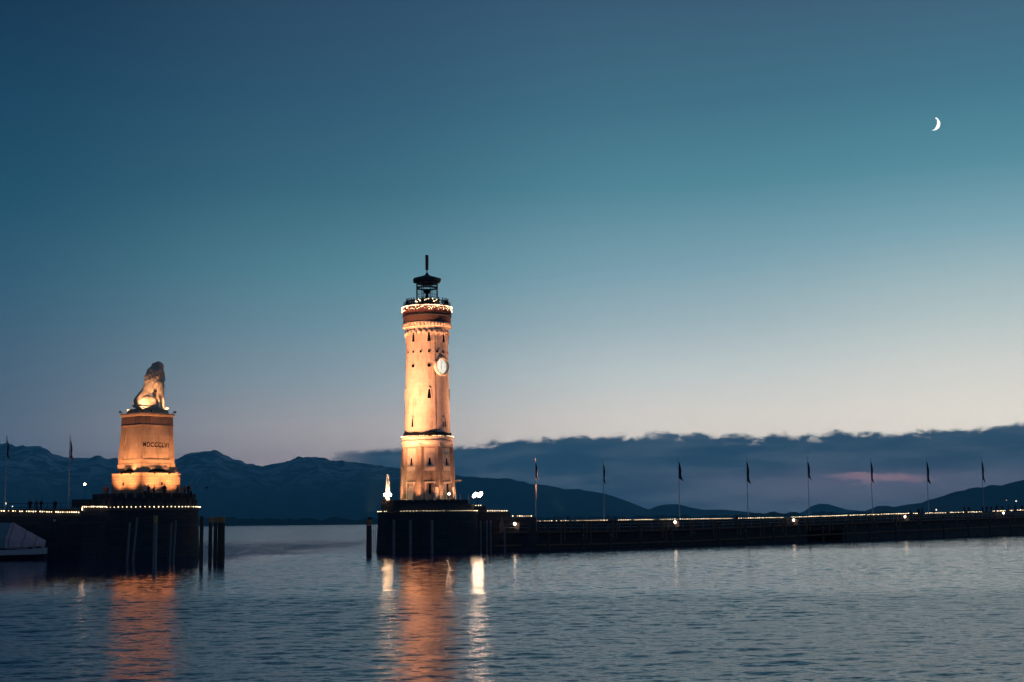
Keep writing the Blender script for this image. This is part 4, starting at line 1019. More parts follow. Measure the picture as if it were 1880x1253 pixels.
mb = MB(); mb.lathe([(98*kq, zl_ + 0.03), (94*kq, zl_ + 0.05), (93*kq, QZf(915.5)), (92*kq, QZf(915.5)), (88*kq, QZf(915.5)), (88*kq, qdeck - 0.02), (0.01, qdeck)], 96, cap=False); mb.build('parapet_wall', M['pier'], qh, smooth='auto')
mb = MB(); nm_ = 34; zm0, zm1 = QZf(915.8), QZf(905.5)
for i in range(nm_):
    am = 2 * math.pi * (i + 0.5) / nm_; da = 2 * math.pi / nm_ * 0.335; ro, ri = 93.3*kq, 88*kq
    q = lambda a, r_, z: dirr(a) * r_ + Vector((0, 0, z))
    mb.rings([[q(am - da, ro, zm0), q(am + da, ro, zm0), q(am + da, ri, zm0), q(am - da, ri, zm0)], [q(am - da, ro, zm1), q(am + da, ro, zm1), q(am + da, ri, zm1), q(am - da, ri, zm1)]])
mb.build('merlons', M['pier'], qh)
for i in range(nm_):                        # shallow pilasters under the merlons
    mb = MB(); am = 2 * math.pi * (i + 0.5) / nm_; mb.box(dirr(am) * 93.7*kq + Vector((0, 0, (zl_ + zm0) / 2)), (0.62, 0.3, zm0 - zl_ - 0.1), Matrix.Rotation(am, 3, 'Z')); mb.build('parapet_pier', M['pier'], qh)
# left landing block and the mole running out of the picture
lm = empty('left_mole', (at(0, 960, 194).x, 194, 0)); tag(lm, 'dark stone mole at the left edge, behind the covered boat', 'pier')
lo = lm.location
def lbox(name, x0, x1, y, Yf, depth, parent, m_='pierflat', zb=-1.2):
    a = at(x0, y, Yf); b_ = at(x1, y, Yf); mb = MB(); mb.box(((a.x + b_.x) / 2 - lo.x, Yf + depth / 2 - lo.y, (a.z + zb) / 2), (b_.x - a.x, depth, a.z - zb)); return mb.build(name, M[m_], parent)
lbox('landing_block', 150, 214, 932.5, 189.5, 8, lm); 
w1 = lbox('stone_wall', -420, 152, 941.5, 193.0, 9, lm)
a = at(-420, 941.5, 192.9); b_ = at(150, 941.5, 192.9); mb = MB(); mb.box(((a.x+b_.x)/2 - lo.x, 192.95 - lo.y + 0.1, a.z + 0.05), (b_.x - a.x, 0.5, 0.14)); mb.build('coping', M['deck'], w1)
mb = MB(); zz_ = at(80, 941.5, 197).z
x0_, x1_ = at(-400, 941, 198).x, at(160, 941, 198).x
for h in (0.75, 1.3): mb.path([Vector((x0_, 198, zz_ + h)) - lo, Vector((x1_, 198, zz_ + h)) - lo], 0.03, 5)
for i in range(24): xx = x0_ + (x1_ - x0_) * i / 23; mb.tube(Vector((xx, 198, zz_ - 0.2)) - lo, Vector((xx, 198, zz_ + 1.3)) - lo, 0.03, n=5)
mb.build('railing', M['darkmetal'], lm)
mb = MB(); mb.box((0, 0, 0), (0.35, 0.06, 0.3)); mb.build('wall_plate', M['steel'], lm, loc=at(100, 956, 192.95) - lo)
mb = MB(); c_ = at(160, 925, 193); mb.box(c_ - lo - Vector((0, 0, 0.0)), (3.4, 2.6, 1.1)); mb.build('step_block', M['pierflat'], lm)
# strings
pts_ = [at(-30 + 4.15 * i, 938.2 + (-30 + 4.15 * i) * 0.020, 192.8) for i in range(43) if not any(g0 < -30 + 4.15 * i < g1 for g0, g1 in ((11, 14), (18, 22), (31, 34), (43, 47), (68, 71), (97, 101), (108, 111)))]
light_string('light_string', pts_, 'row of warm bulbs along the mole edge above the covered boat', 0.13, GR, cable=False)
pts_ = [at(151, y, 189.3) for y in (936.5, 933.5)] + [at(152 + 3.3 * i, 930.7, 189.3) for i in range(14)]
light_string('light_string', pts_, 'dense row of bulbs on the landing block left of the lion mole head', 0.12, GR, cable=False)
zs_ = QZf(930.8) 
light_string('light_string', [qw(dirr(R(a)) * 101.6*kq + Vector((0, 0, zs_ - 0.0))) for a in [-40 + 131 * i / 29 for i in range(30)]], 'string of warm bulbs along the rim of the round lion mole head', 0.105, GR, cable=False)
flag_pole(8.5, 938, 802, Vector((at(8.2, 938, 195).x, 195, at(8, 939, 195).z)), 'tall flagpole at the left edge of the view, with a limp dark blue flag', fm[6], r=0.11, lean=2)
flag_pole(127, 940, 802, Vector((at(125, 940, 195).x, 195, at(125, 941, 195).z)), 'tall flagpole left of the lion monument, with a limp red and white flag', flagmat('flag_pale_red', (0.40, 0.16, 0.15), (0.06, 0.07, 0.12), 1.1), r=0.11, lean=5)

# ------------------------------------------------------------------ monument
PX_ = at(267.7, 900, QD); pc = empty('lion_monument', (PX_.x, QD, qdeck)); PR = -math.atan2(PX_.x, QD) + R(36)
pc.rotation_euler = (0, 0, PR); tag(pc, 'tapered floodlit sandstone pedestal inscribed MDCCCLVI on a square plinth', 'pedestal')
def pz(y): return QZ(y) - qdeck
def tapered(mb, w0, d0, z0, w1, d1, z1):
    mb.rings([[(-w0/2, -d0/2, z0), (w0/2, -d0/2, z0), (w0/2, d0/2, z0), (-w0/2, d0/2, z0)], [(-w1/2, -d1/2, z1), (w1/2, -d1/2, z1), (w1/2, d1/2, z1), (-w1/2, d1/2, z1)]])
mb = MB(); tapered(mb, 6.55, 6.55, -0.3, 6.45, 6.45, pz(871)); low = mb.build('lower_plinth', M['rubble'], pc)
mb = MB(); tapered(mb, 6.55, 6.55, pz(873), 6.58, 6.58, pz(870)); mb.build('plinth_coping', M['sandtrim'], low)
mb = MB()
mb.box((0.25, -3.25, pz(889.5)), (0.3, 0.06, 0.42)); mb.box((-3.25, 0.6, pz(889.5)), (0.06, 0.3, 0.42)); mb.build('opening_shade', M['void_shade'], low)  # black boxes with the shade of small openings as their colour
W0, D0, W1, D1 = 5.32, 5.15, 4.95, 4.55
mb = MB(); tapered(mb, W0 + 0.30, D0 + 0.30, pz(871), W0 + 0.22, D0 + 0.22, pz(853)); stp = mb.build('base_step', M['sandstone'], pc)
# black arched cowls: the shade of niches is put into their colour
mb = MB()
for (ax, hw, hh) in ((0, 1.75, 0.62), (1, 1.2, 0.6), (2, 1.75, 0.62), (3, 1.2, 0.6)):
    rm = Matrix.Rotation(-ax * math.pi / 2, 3, 'Z'); dd_ = (W0 if ax % 2 else D0) / 2 + 0.15
    arc = [(hw * math.cos(math.pi * j / 14), pz(870.6) + hh * math.sin(math.pi * j / 14)) for j in range(15)]
    mb.rings([[rm @ Vector((u, -dd_ - 0.01, z)) for u, z in arc], [rm @ Vector((u, -dd_ - 0.55, z)) for u, z in [(u * 1.0, min(z, pz(870.6) + 0.28)) for u, z in arc]]])
mb.build('niche_shade_cowl', M['void_shade'], stp)
mb = MB(); tapered(mb, W0, D0, pz(853), W1, D1, pz(783)); dado = mb.build('tapered_die', M['sandstone'], pc)
mb = MB(); tapered(mb, W0 + 0.12, D0 + 0.12, pz(852.9), W0 + 0.07, D0 + 0.07, pz(845)); mb.build('die_moulding', M['sandtrim'], dado)
for sx in (-1, 1):
    for sy in (-1, 1):                       # corner pilasters, flared at the foot
        mb = MB(); rg = []
        for z, e in ((pz(845), 0.16), (pz(838), 0.02), (pz(783), 0.0)):
            f = (z - pz(853)) / (pz(783) - pz(853)); hx = (W0 + (W1 - W0) * f) / 2; hy = (D0 + (D1 - D0) * f) / 2; pw_ = 0.62 + e
            xo, xi = sx * (hx + 0.08 + e * 0.3), sx * (hx - (pw_ if sx > 0 else 0.14)); yo, yi = sy * (hy + 0.08 + e * 0.3), sy * (hy - pw_ - 0.3)
            rg.append([(xo, yo, z), (xi, yo, z), (xi, yi, z), (xo, yi, z)])
        mb.rings(rg); mb.build('corner_pilaster', M['sandtrim'], dado)
mb = MB(); tapered(mb, W1 + 0.2, D1 + 0.2, pz(783), W1 + 0.16, D1 + 0.16, pz(767)); fr_ = mb.build('frieze', M['frieze'], pc)
mb = MB(); tapered(mb, W1 + 0.3, D1 + 0.3, pz(784.2), W1 + 0.3, D1 + 0.3, pz(782.2)); mb.build('frieze_moulding', M['sandtrim'], fr_)
mb = MB(); tapered(mb, W1 + 0.16, D1 + 0.16, pz(767), W1 + 0.45, D1 + 0.45, pz(763.5)); tapered(mb, W1 + 0.45, D1 + 0.45, pz(763.49), W1 + 0.45, D1 + 0.45, pz(760.8)); mb.build('cornice', M['sandtrim'], pc)
mb = MB(); tapered(mb, 4.35, 3.8, pz(761), 4.15, 3.6, pz(752.5)); top_ = mb.build('statue_plinth', M['sandstone'], pc)
mb = MB(); mb.box((-0.75, -1.88, pz(757)), (0.14, 0.05, 0.36)); mb.build('opening_shade', M['void_shade'], top_)
for sx, sy in ((-1, -1), (1, -1), (1, 1), (-1, 1)):
    mb = MB(); x_, y_ = sx * (W1 + 0.45) / 2, sy * (D1 + 0.45) / 2; z_ = pz(760.8)
    mb.tube((x_ * 0.9, y_ * 0.9, z_), (x_ * 0.95, y_ * 0.95, z_ + 0.2), 0.04, n=6); mb.box((x_ * 0.96, y_ * 0.96, z_ + 0.25), (0.2, 0.2, 0.08), Matrix.Rotation(R(30), 3, 'X')); mb.build('lamp_bracket', M['darkmetal'], pc)
# inscription
cu_ = bpy.data.curves.new('inscription', 'FONT'); cu_.body = 'MDCCCLVI'; cu_.size = 0.92; cu_.extrude = 0.02; cu_.align_x = 'CENTER'; cu_.space_character = 1.10; cu_.offset = 0.015
to = bpy.data.objects.new('inscription_src', cu_); C.objects.link(to)
bpy.context.view_layer.update()
dg = bpy.context.evaluated_depsgraph_get(); tm = bpy.data.meshes.new_from_object(to.evaluated_get(dg)); bpy.data.objects.remove(to)
tm.materials.clear(); tm.materials.append(M['letter']); wd = max(v_.co.x for v_ in tm.vertices) - min(v_.co.x for v_ in tm.vertices)
f = (pz(819.5) - pz(853)) / (pz(783) - pz(853)); yf = -(D0 + (D1 - D0) * f) / 2
ins = bpy.data.objects.new('inscription', tm); C.objects.link(ins); ins.parent = pc; sx_ = 4.25 / wd
ins.scale = (sx_, 1.0, 1); tilt_ = math.atan((D0 - D1) / 2 / (pz(783) - pz(853))); ins.rotation_euler = (R(90) - tilt_, 0, 0); ins.location = (-0.32, yf - 0.022, pz(822.8))

# ------------------------------------------------------------------ organic bodies
def chain(mb, pts, sub=2, flat=1.0):
    for (p0, r0), (p1, r1) in zip(pts[:-1], pts[1:]):
        p0 = Vector(p0); p1 = Vector(p1); L = (p1 - p0).length; n = max(2, int(L / (0.35 * min(r0, r1))) + 1)
        for i in range(n + 1):
            t_ = i / n; mb.sphere(p0.lerp(p1, t_), r0 + (r1 - r0) * t_, sub)
def remesh(mb, name, voxel, smooth_it=4):
    me = bpy.data.meshes.new(name + '_src'); mb.bm.to_mesh(me); mb.bm.free()
    o = bpy.data.objects.new(name + '_src', me); C.objects.link(o)
    m1 = o.modifiers.new('r', 'REMESH'); m1.mode = 'VOXEL'; m1.voxel_size = voxel; m1.use_smooth_shade = True
    m2 = o.modifiers.new('s', 'SMOOTH'); m2.iterations = smooth_it; m2.factor = 0.5
    bpy.context.view_layer.update()
    dg = bpy.context.evaluated_depsgraph_get(); nm = bpy.data.meshes.new_from_object(o.evaluated_get(dg)); nm.name = name
    bpy.data.objects.remove(o); bpy.data.meshes.remove(me)
    nm.polygons.foreach_set('use_smooth', [True] * len(nm.polygons)); return nm
def lion():
    mb = MB(); E = lambda c, r_: mb.sphere(c, 1.0, 3, r_)
    chain(mb, [((-0.85, 0, 1.25), 1.08), ((-0.22, 0, 2.5), 0.76), ((0.38, 0, 3.6), 0.9), ((0.95, 0, 4.4), 1.05)])
    E((0.9, 0, 3.75), (1.1, 0.88, 1.15))
    E((-0.98, 0, 0.95), (1.12, 1.12, 1.0))
    for s in (-1, 1):
        E((-0.42, s * 0.86, 1.0), (1.12, 0.46, 0.92)); E((0.15, s * 0.95, 1.25), (0.75, 0.36, 0.62))   # thigh
        chain(mb, [((0.55, s * 1.05, 1.25), 0.48), ((0.72, s * 1.1, 0.6), 0.33), ((0.2, s * 1.1, 0.3), 0.28), ((1.0, s * 1.15, 0.24), 0.27)])
        for t_ in (-0.15, 0, 0.15): E((1.3, s * 1.15 + t_, 0.17), (0.26, 0.1, 0.16))
        xo = 0.12 if s < 0 else -0.05
        chain(mb, [((1.2 + xo, s * 0.72, 3.6), 0.62), ((1.5 + xo, s * 0.7, 2.55), 0.47), ((1.62 + xo, s * 0.66, 1.5), 0.34), ((1.78 + xo, s * 0.66, 0.45), 0.29)])
        E((1.25 + xo, s * 0.78, 3.3), (0.72, 0.4, 0.95))
        E((2.1 + xo, s * 0.66, 0.22), (0.55, 0.36, 0.25))
        for t_ in (-0.24, -0.08, 0.08, 0.24): E((2.5 + xo, s * 0.66 + t_, 0.17), (0.2, 0.11, 0.16))
        E((1.2, s * 0.62, 6.25), (0.16, 0.20, 0.24))                  # ear
        E((1.72, 0.2 + s * 0.28, 5.72), (0.2, 0.16, 0.12))                   # brow
        E((1.82, 0.28 + s * 0.19, 5.18), (0.3, 0.2, 0.2))                      # cheek pads
    E((1.05, 0, 4.95), (1.22, 0.98, 1.15)); E((1.33, 0.05, 5.95), (0.76, 0.72, 0.76)); E((1.25, 0, 4.35), (1.05, 0.9, 1.0)); E((0.35, 0, 4.55), (0.75, 0.8, 0.6))
    E((1.5, 0.15, 5.6), (0.58, 0.5, 0.55)); E((1.8, 0.28, 5.35), (0.4, 0.3, 0.3)); E((1.78, 0.28, 5.0), (0.3, 0.24, 0.2)); E((2.08, 0.36, 5.42), (0.1, 0.14, 0.09))
    chain(mb, [((-2.0, -0.1, 0.5), 0.26), ((-2.1, -0.9, 0.28), 0.2), ((-1.5, -1.55, 0.22), 0.18), ((-0.6, -1.72, 0.22), 0.17), ((0.05, -1.72, 0.26), 0.28)])
    me = remesh(mb, 'body', 0.055, 3)
    nrm_ = [v_.normal.copy() for v_ in me.vertices]
    for v_, vn in zip(me.vertices, nrm_):                   # carved locks of the mane and muscle relief
        p = v_.co
        g = 0.0
        if p.z > 3.5:
            k = min(1, (p.z - 3.5) / 0.8); face = max(0, 1 - (Vector((p.x - 1.85, p.y - 0.25, p.z - 5.4)).length / 0.75))
            q = Vector((p.x * 1.6 + p.z * 0.5, p.y * 2.2, p.z * 0.9)); g = k * (1 - face) * (0.16 * (1 - abs(noise.noise(q * 1.6)) * 2) + 0.05 * noise.noise(q * 5))
            g += 0.13 * math.exp(-((p.z - (4.15 + 0.55 * (p.x))) / 0.16) ** 2) * (1 if p.x < 1.0 else 0)
        else: g = 0.03 * noise.noise(p * 1.7)
        v_.co += vn * g
    me.materials.clear(); me.materials.append(M['lion'])
    me.update(); return me
LY = R(104.5 - 68) ; lb_ = at(271, 752.5, QD)
lt_ = empty('lion_statue', (lb_.x, QD, lb_.z - 0.04), LY)
tag(lt_, 'large seated stone lion in profile on the lit pedestal, its maned head in shadow', 'statue')
lm_ = lion(); lo_ = bpy.data.objects.new('body', lm_); C.objects.link(lo_); lo_.parent = lt_; lo_.scale = (0.99, 0.99, 1.0)
mb = MB()
for s in (-1, 1): mb.sphere((1.88, 0.2 + s * 0.27, 5.62), 0.08, 2)
mb.build('eyes', M['darkmetal'], lt_)

# ------------------------------------------------------------------ people
def person_mesh(kind, top, legs, hairc='hair', coat=False):
    mb = MB(); E = lambda c, r_, sb=2: mb.sphere(c, 1.0, sb, r_)
    sit = kind == 'sit'; dz = -0.46 if sit else 0.0
    lean = {'lean': 0.16, 'sit': 0.05}.get(kind, 0.0)
    T = lambda x, y, z: (x, y - lean * max(0, (z - 0.95)) * 1.0, z + dz)
    E(T(0, 0.0, 0.95), (0.17, 0.125, 0.14)); E(T(0, 0, 1.1), (0.155, 0.12, 0.17)); E(T(0, 0, 1.3), (0.185, 0.13, 0.2))
    chain(mb, [(T(-0.16, 0, 1.41), 0.068), (T(0.16, 0, 1.41), 0.068)]); chain(mb, [(T(0, 0.01, 1.42), 0.06), (T(0, -0.005, 1.56), 0.052)])
    if coat: E(T(0, 0, 0.88), (0.2, 0.16, 0.26)); E(T(0, 0, 1.2), (0.19, 0.15, 0.3))
    E(T(0, -0.01, 1.645), (0.076, 0.096, 0.112)); E(T(0, -0.10, 1.63), (0.014, 0.022, 0.024), 1); E(T(0, -0.085, 1.575), (0.03, 0.02, 0.018), 1)
    for s in (-1, 1): E(T(s * 0.078, 0.005, 1.635), (0.012, 0.02, 0.03), 1); E(T(s * 0.03, -0.088, 1.65), (0.012, 0.008, 0.007), 1)
    E(T(0, 0.015, 1.675), (0.086, 0.098, 0.10))
    wr = []
    for s in (-1, 1):
        if sit: hip, kn, an = (s*0.09, 0, 0.48), (s*0.1, -0.42, 0.50), (s*0.1, -0.44, 0.09)
        elif kind == 'walk': hip, kn, an = (s*0.09, 0, 0.92), (s*0.1, -0.14 if s > 0 else 0.0, 0.5), (s*0.1, -0.2 if s > 0 else 0.26, 0.09)
        else: hip, kn, an = (s*0.09, 0, 0.92), (s*0.1, -0.01, 0.5), (s*0.11, 0.02, 0.09)
        chain(mb, [(hip, 0.096), (kn, 0.064), (an, 0.046)])
        E((an[0], an[1] - 0.07, 0.04), (0.05, 0.13, 0.045))
        sh = T(s*0.2, 0, 1.41)
        if kind in ('rail', 'lean'): el, w_ = T(s*0.27, -0.08, 1.15), T(s*0.2, -0.36 if kind == 'rail' else -0.42, 1.08)
        elif kind == 'photo' and s > 0: el, w_ = T(0.27, -0.12, 1.2), T(0.1, -0.3, 1.5)
        elif sit: el, w_ = T(s*0.25, -0.03, 1.12), T(s*0.16, -0.28, 1.02)
        elif kind == 'walk': el, w_ = T(s*0.25, 0.08 * -s, 1.14), T(s*0.25, -0.1 if s < 0 else 0.06, 0.90)
        else: el, w_ = T(s*0.25, 0.02, 1.13), T(s*0.25, -0.05, 0.89)
        chain(mb, [(sh, 0.062), (el, 0.048), (w_, 0.034)]); wr.append(Vector(w_))
        d = (Vector(w_) - Vector(el)).normalized(); side = Vector((0, 1, 0)) if abs(d.z) > 0.6 else Vector((1, 0, 0))
        c_ = Vector(w_) + d * 0.05; E(c_, (0.03, 0.04, 0.045))
        for j, ln in enumerate((0.06, 0.07, 0.065, 0.05)):
            b0 = c_ + d * 0.03 + side * (j - 1.5) * 0.024; m_ = b0 + d * ln * 0.6; e_ = m_ + d * ln * 0.35 + Vector((-s*0.02, 0, -0.012))
            chain(mb, [(b0, 0.011), (m_, 0.010), (e_, 0.009)], 1)
        chain(mb, [(c_ - side * 0.03, 0.012), (c_ - side * 0.062 + d * 0.035, 0.010)], 1)
    me = remesh(mb, 'person_body', 0.0165, 1)
    me.materials.clear()
    for k in ('p_' + top, 'p_' + legs, 'p_skin', 'p_' + hairc, 'p_shoe'): me.materials.append(M[k])
    idx = []
    hc = Vector(T(0, 0, 1.64))
    for p in me.polygons:
        c_ = p.center; k = 0
        if min((c_ - w_).length for w_ in wr) < 0.16 and min((c_ - w_).length for w_ in wr) > 0.0 and any(((c_ - w_).length < 0.16 and (c_ - Vector((0, w_.y * 0.3, w_.z + 0.3))).length > (w_ - Vector((0, w_.y * 0.3, w_.z + 0.3))).length) for w_ in wr): k = 2
        elif (c_ - hc).length < 0.16 and c_.z > hc.z - 0.13: k = 3 if (c_.z > hc.z + 0.045 or c_.y > hc.y + 0.02) else 2
        elif c_.z < 0.09: k = 4
        elif c_.z < (0.5 if sit else (0.68 if coat else 0.9)) or (sit and c_.y < -0.15 and c_.z < 0.6): k = 1
        idx.append(k)
    me.polygons.foreach_set('material_index', idx); return me
PM = {'navy': person_mesh('stand', 'navy', 'black', coat=True), 'black': person_mesh('rail', 'black', 'jeans'), 'tan': person_mesh('lean', 'tan', 'jeans', coat=True),
      'red': person_mesh('stand', 'red', 'jeans'), 'grey': person_mesh('walk', 'grey', 'black', coat=True), 'photo': person_mesh('photo', 'white_', 'black'), 'sit': person_mesh('sit', 'tan', 'grey')}
def person(kind, p, label, rz=0.0, s=1.0, group=None):
    o = bpy.data.objects.new('person', PM[kind]); C.objects.link(o); o.location = p; o.rotation_euler = (0, 0, rz); o.scale = (s, s, s)
    tag(o, label, 'person', group)
GQ = 'people around the lion monument'
for x, D_, kind, s, rz, lb in ((191, 190.4, 'tan', 1.0, 0.3, 'person in a tan coat leaning on the parapet, leftmost on the lion mole head'), (196.5, 190.8, 'red', 0.98, -0.5, 'person in a red top beside the leftmost leaning person'),
        (266, 190.0, 'photo', 1.02, 3.0, 'person in a pale top raising one arm before the plinth, left of the large shadow'), (272, 190.6, 'black', 1.0, 0.2, 'person in black at the parapet just right of the one with a raised arm'), (283, 191.2, 'navy', 0.98, 1.0, 'person in a long navy coat in front of the middle of the plinth'),
        (301.5, 190.2, 'navy', 1.04, 0.4, 'tall person in navy standing before the right part of the plinth'), (326, 191.5, 'grey', 0.98, -1.0, 'person in grey walking past the right corner of the plinth'), (333.5, 191.3, 'tan', 1.0, 0.5, 'person in a tan coat leaning over the parapet right of the plinth'),
        (339, 192.3, 'red', 0.95, 2.5, 'person in a red top right of the plinth corner, seen from behind'), (345.5, 193.5, 'black', 1.05, 0.9, 'dark dressed person second from the right end of the lion parapet'), (350.5, 194, 'photo', 1.02, -0.6, 'person in a pale top raising an arm at the right end of the lion parapet')):
    q = at(x, 912, D_); person(kind, Vector((q.x, D_, qdeck - 0.01)), lb, rz, s, GQ)
GM = 'people on the mole left of the lion'
for x, kind, s, rz, lb in ((55, 'navy', 1.03, 0.2, 'leftmost of four people on the left mole, in a navy coat'), (67, 'grey', 1.08, 1.4, 'second of four people on the left mole, walking in a grey coat'), (75.5, 'black', 1.0, 2.9, 'third of four people on the left mole, in black'), (101, 'navy', 1.0, 0.0, 'person standing alone on the left mole between the group of three and the flagpole')):
    q = at(x, 930, 194.2); person(kind, Vector((q.x, 194.2, at(x, 941.5, 193).z + 0.0)), lb, rz, s, GM)
o = bpy.data.objects.new('person', PM['sit']); C.objects.link(o); q = at(323.5, 872, 194.6); o.location = Vector((q.x, 194.6, QZ(871) + qdeck * 0 - 0.42)); o.rotation_euler = (0, 0, R(60)); tag(o, 'person in tan sitting on the plinth edge beside the right foot of the pedestal', 'person', GQ)
GG = 'people on the lighthouse gallery'
for i, (a, kind) in enumerate(((-76, 'navy'), (-66, 'black'), (-56, 'photo'), (-47, 'grey'), (-38, 'black'), (-12, 'navy'), (10, 'black'), (33, 'grey'), (47, 'photo'), (57, 'navy'), (67, 'black'), (79, 'red'))):
    p = loc2w(dirr(R(a)) * px(39) + Vector((0, 0, lz(572.6) + 0.005)))
    person('red' if kind == 'red' else kind, p, 'person on the lighthouse gallery, number place ' .replace('number place ', '') + ['at the far left end of the rail', 'next to the far left one', 'raising an arm, left of the lantern', 'in grey, left of the lantern', 'closest to the lantern on its left', 'in front of the lantern, left of its middle', 'in front of the lantern, right of its middle', 'in grey just right of the lantern', 'raising an arm, right of the lantern', 'in navy, third from the right end of the rail', 'in black, second from the right end of the rail', 'in red at the far right end of the rail'][i], R(a) - vdir + (math.pi if i % 4 == 3 else 0), 1.0, GG)
GL = 'people walking on the long mole'
DROP = [(984, 1.25), (1200, 1.2), (1400, 0.85), (1640, 0.5), (2400, 0.45)]
ml = [(1020.5, 'black', 1.0, 'left one of two people between the first and second flagpole'), (1027, 'navy', 0.98, 'right one of two people between the first and second flagpole'), (1121, 'red', 0.98, 'left one of two people just right of the second flagpole'), (1130.5, 'grey', 1.0, 'right one of two people just right of the second flagpole'), (1353, 'navy', 1.0, 'lone dark person left of the fourth flagpole'),
      (1672, 'grey', 0.9, 'person above the fourth walkway lamp'), (1687, 'navy', 0.9, 'person walking left of the seventh flagpole'), (1693.5, 'black', 1.08, 'tallest person, just left of the seventh flagpole'), (1771, 'grey', 1.05, 'left one of two people between the seventh and eighth flagpole'), (1779.5, 'black', 1.0, 'right one of two people between the seventh and eighth flagpole'),
      (1805, 'navy', 0.98, 'person at the foot of the eighth flagpole'), (1812, 'black', 1.02, 'first person right of the eighth flagpole'), (1820.5, 'grey', 0.98, 'second person right of the eighth flagpole'), (1831, 'navy', 1.08, 'third person right of the eighth flagpole, above the last walkway lamp'), (1841.5, 'black', 1.02, 'person just right of the last walkway lamp'), (1853, 'red', 1.0, 'fifth person right of the eighth flagpole'), (1865, 'grey', 1.12, 'tall person second from the right edge of the view'), (1877.5, 'navy', 1.05, 'person at the right edge of the view on the long mole')]
for x, kind, s, lb in ml:
    q = mole_xy(x, -1.3); zt2 = mole_at(x, interp(TOPY, x)).z - interp(DROP, x)
    person(kind, Vector((at(x, 950, q.y).x, q.y, zt2)), lb + ' on the long mole', random.uniform(0, 6.2), s, GL)

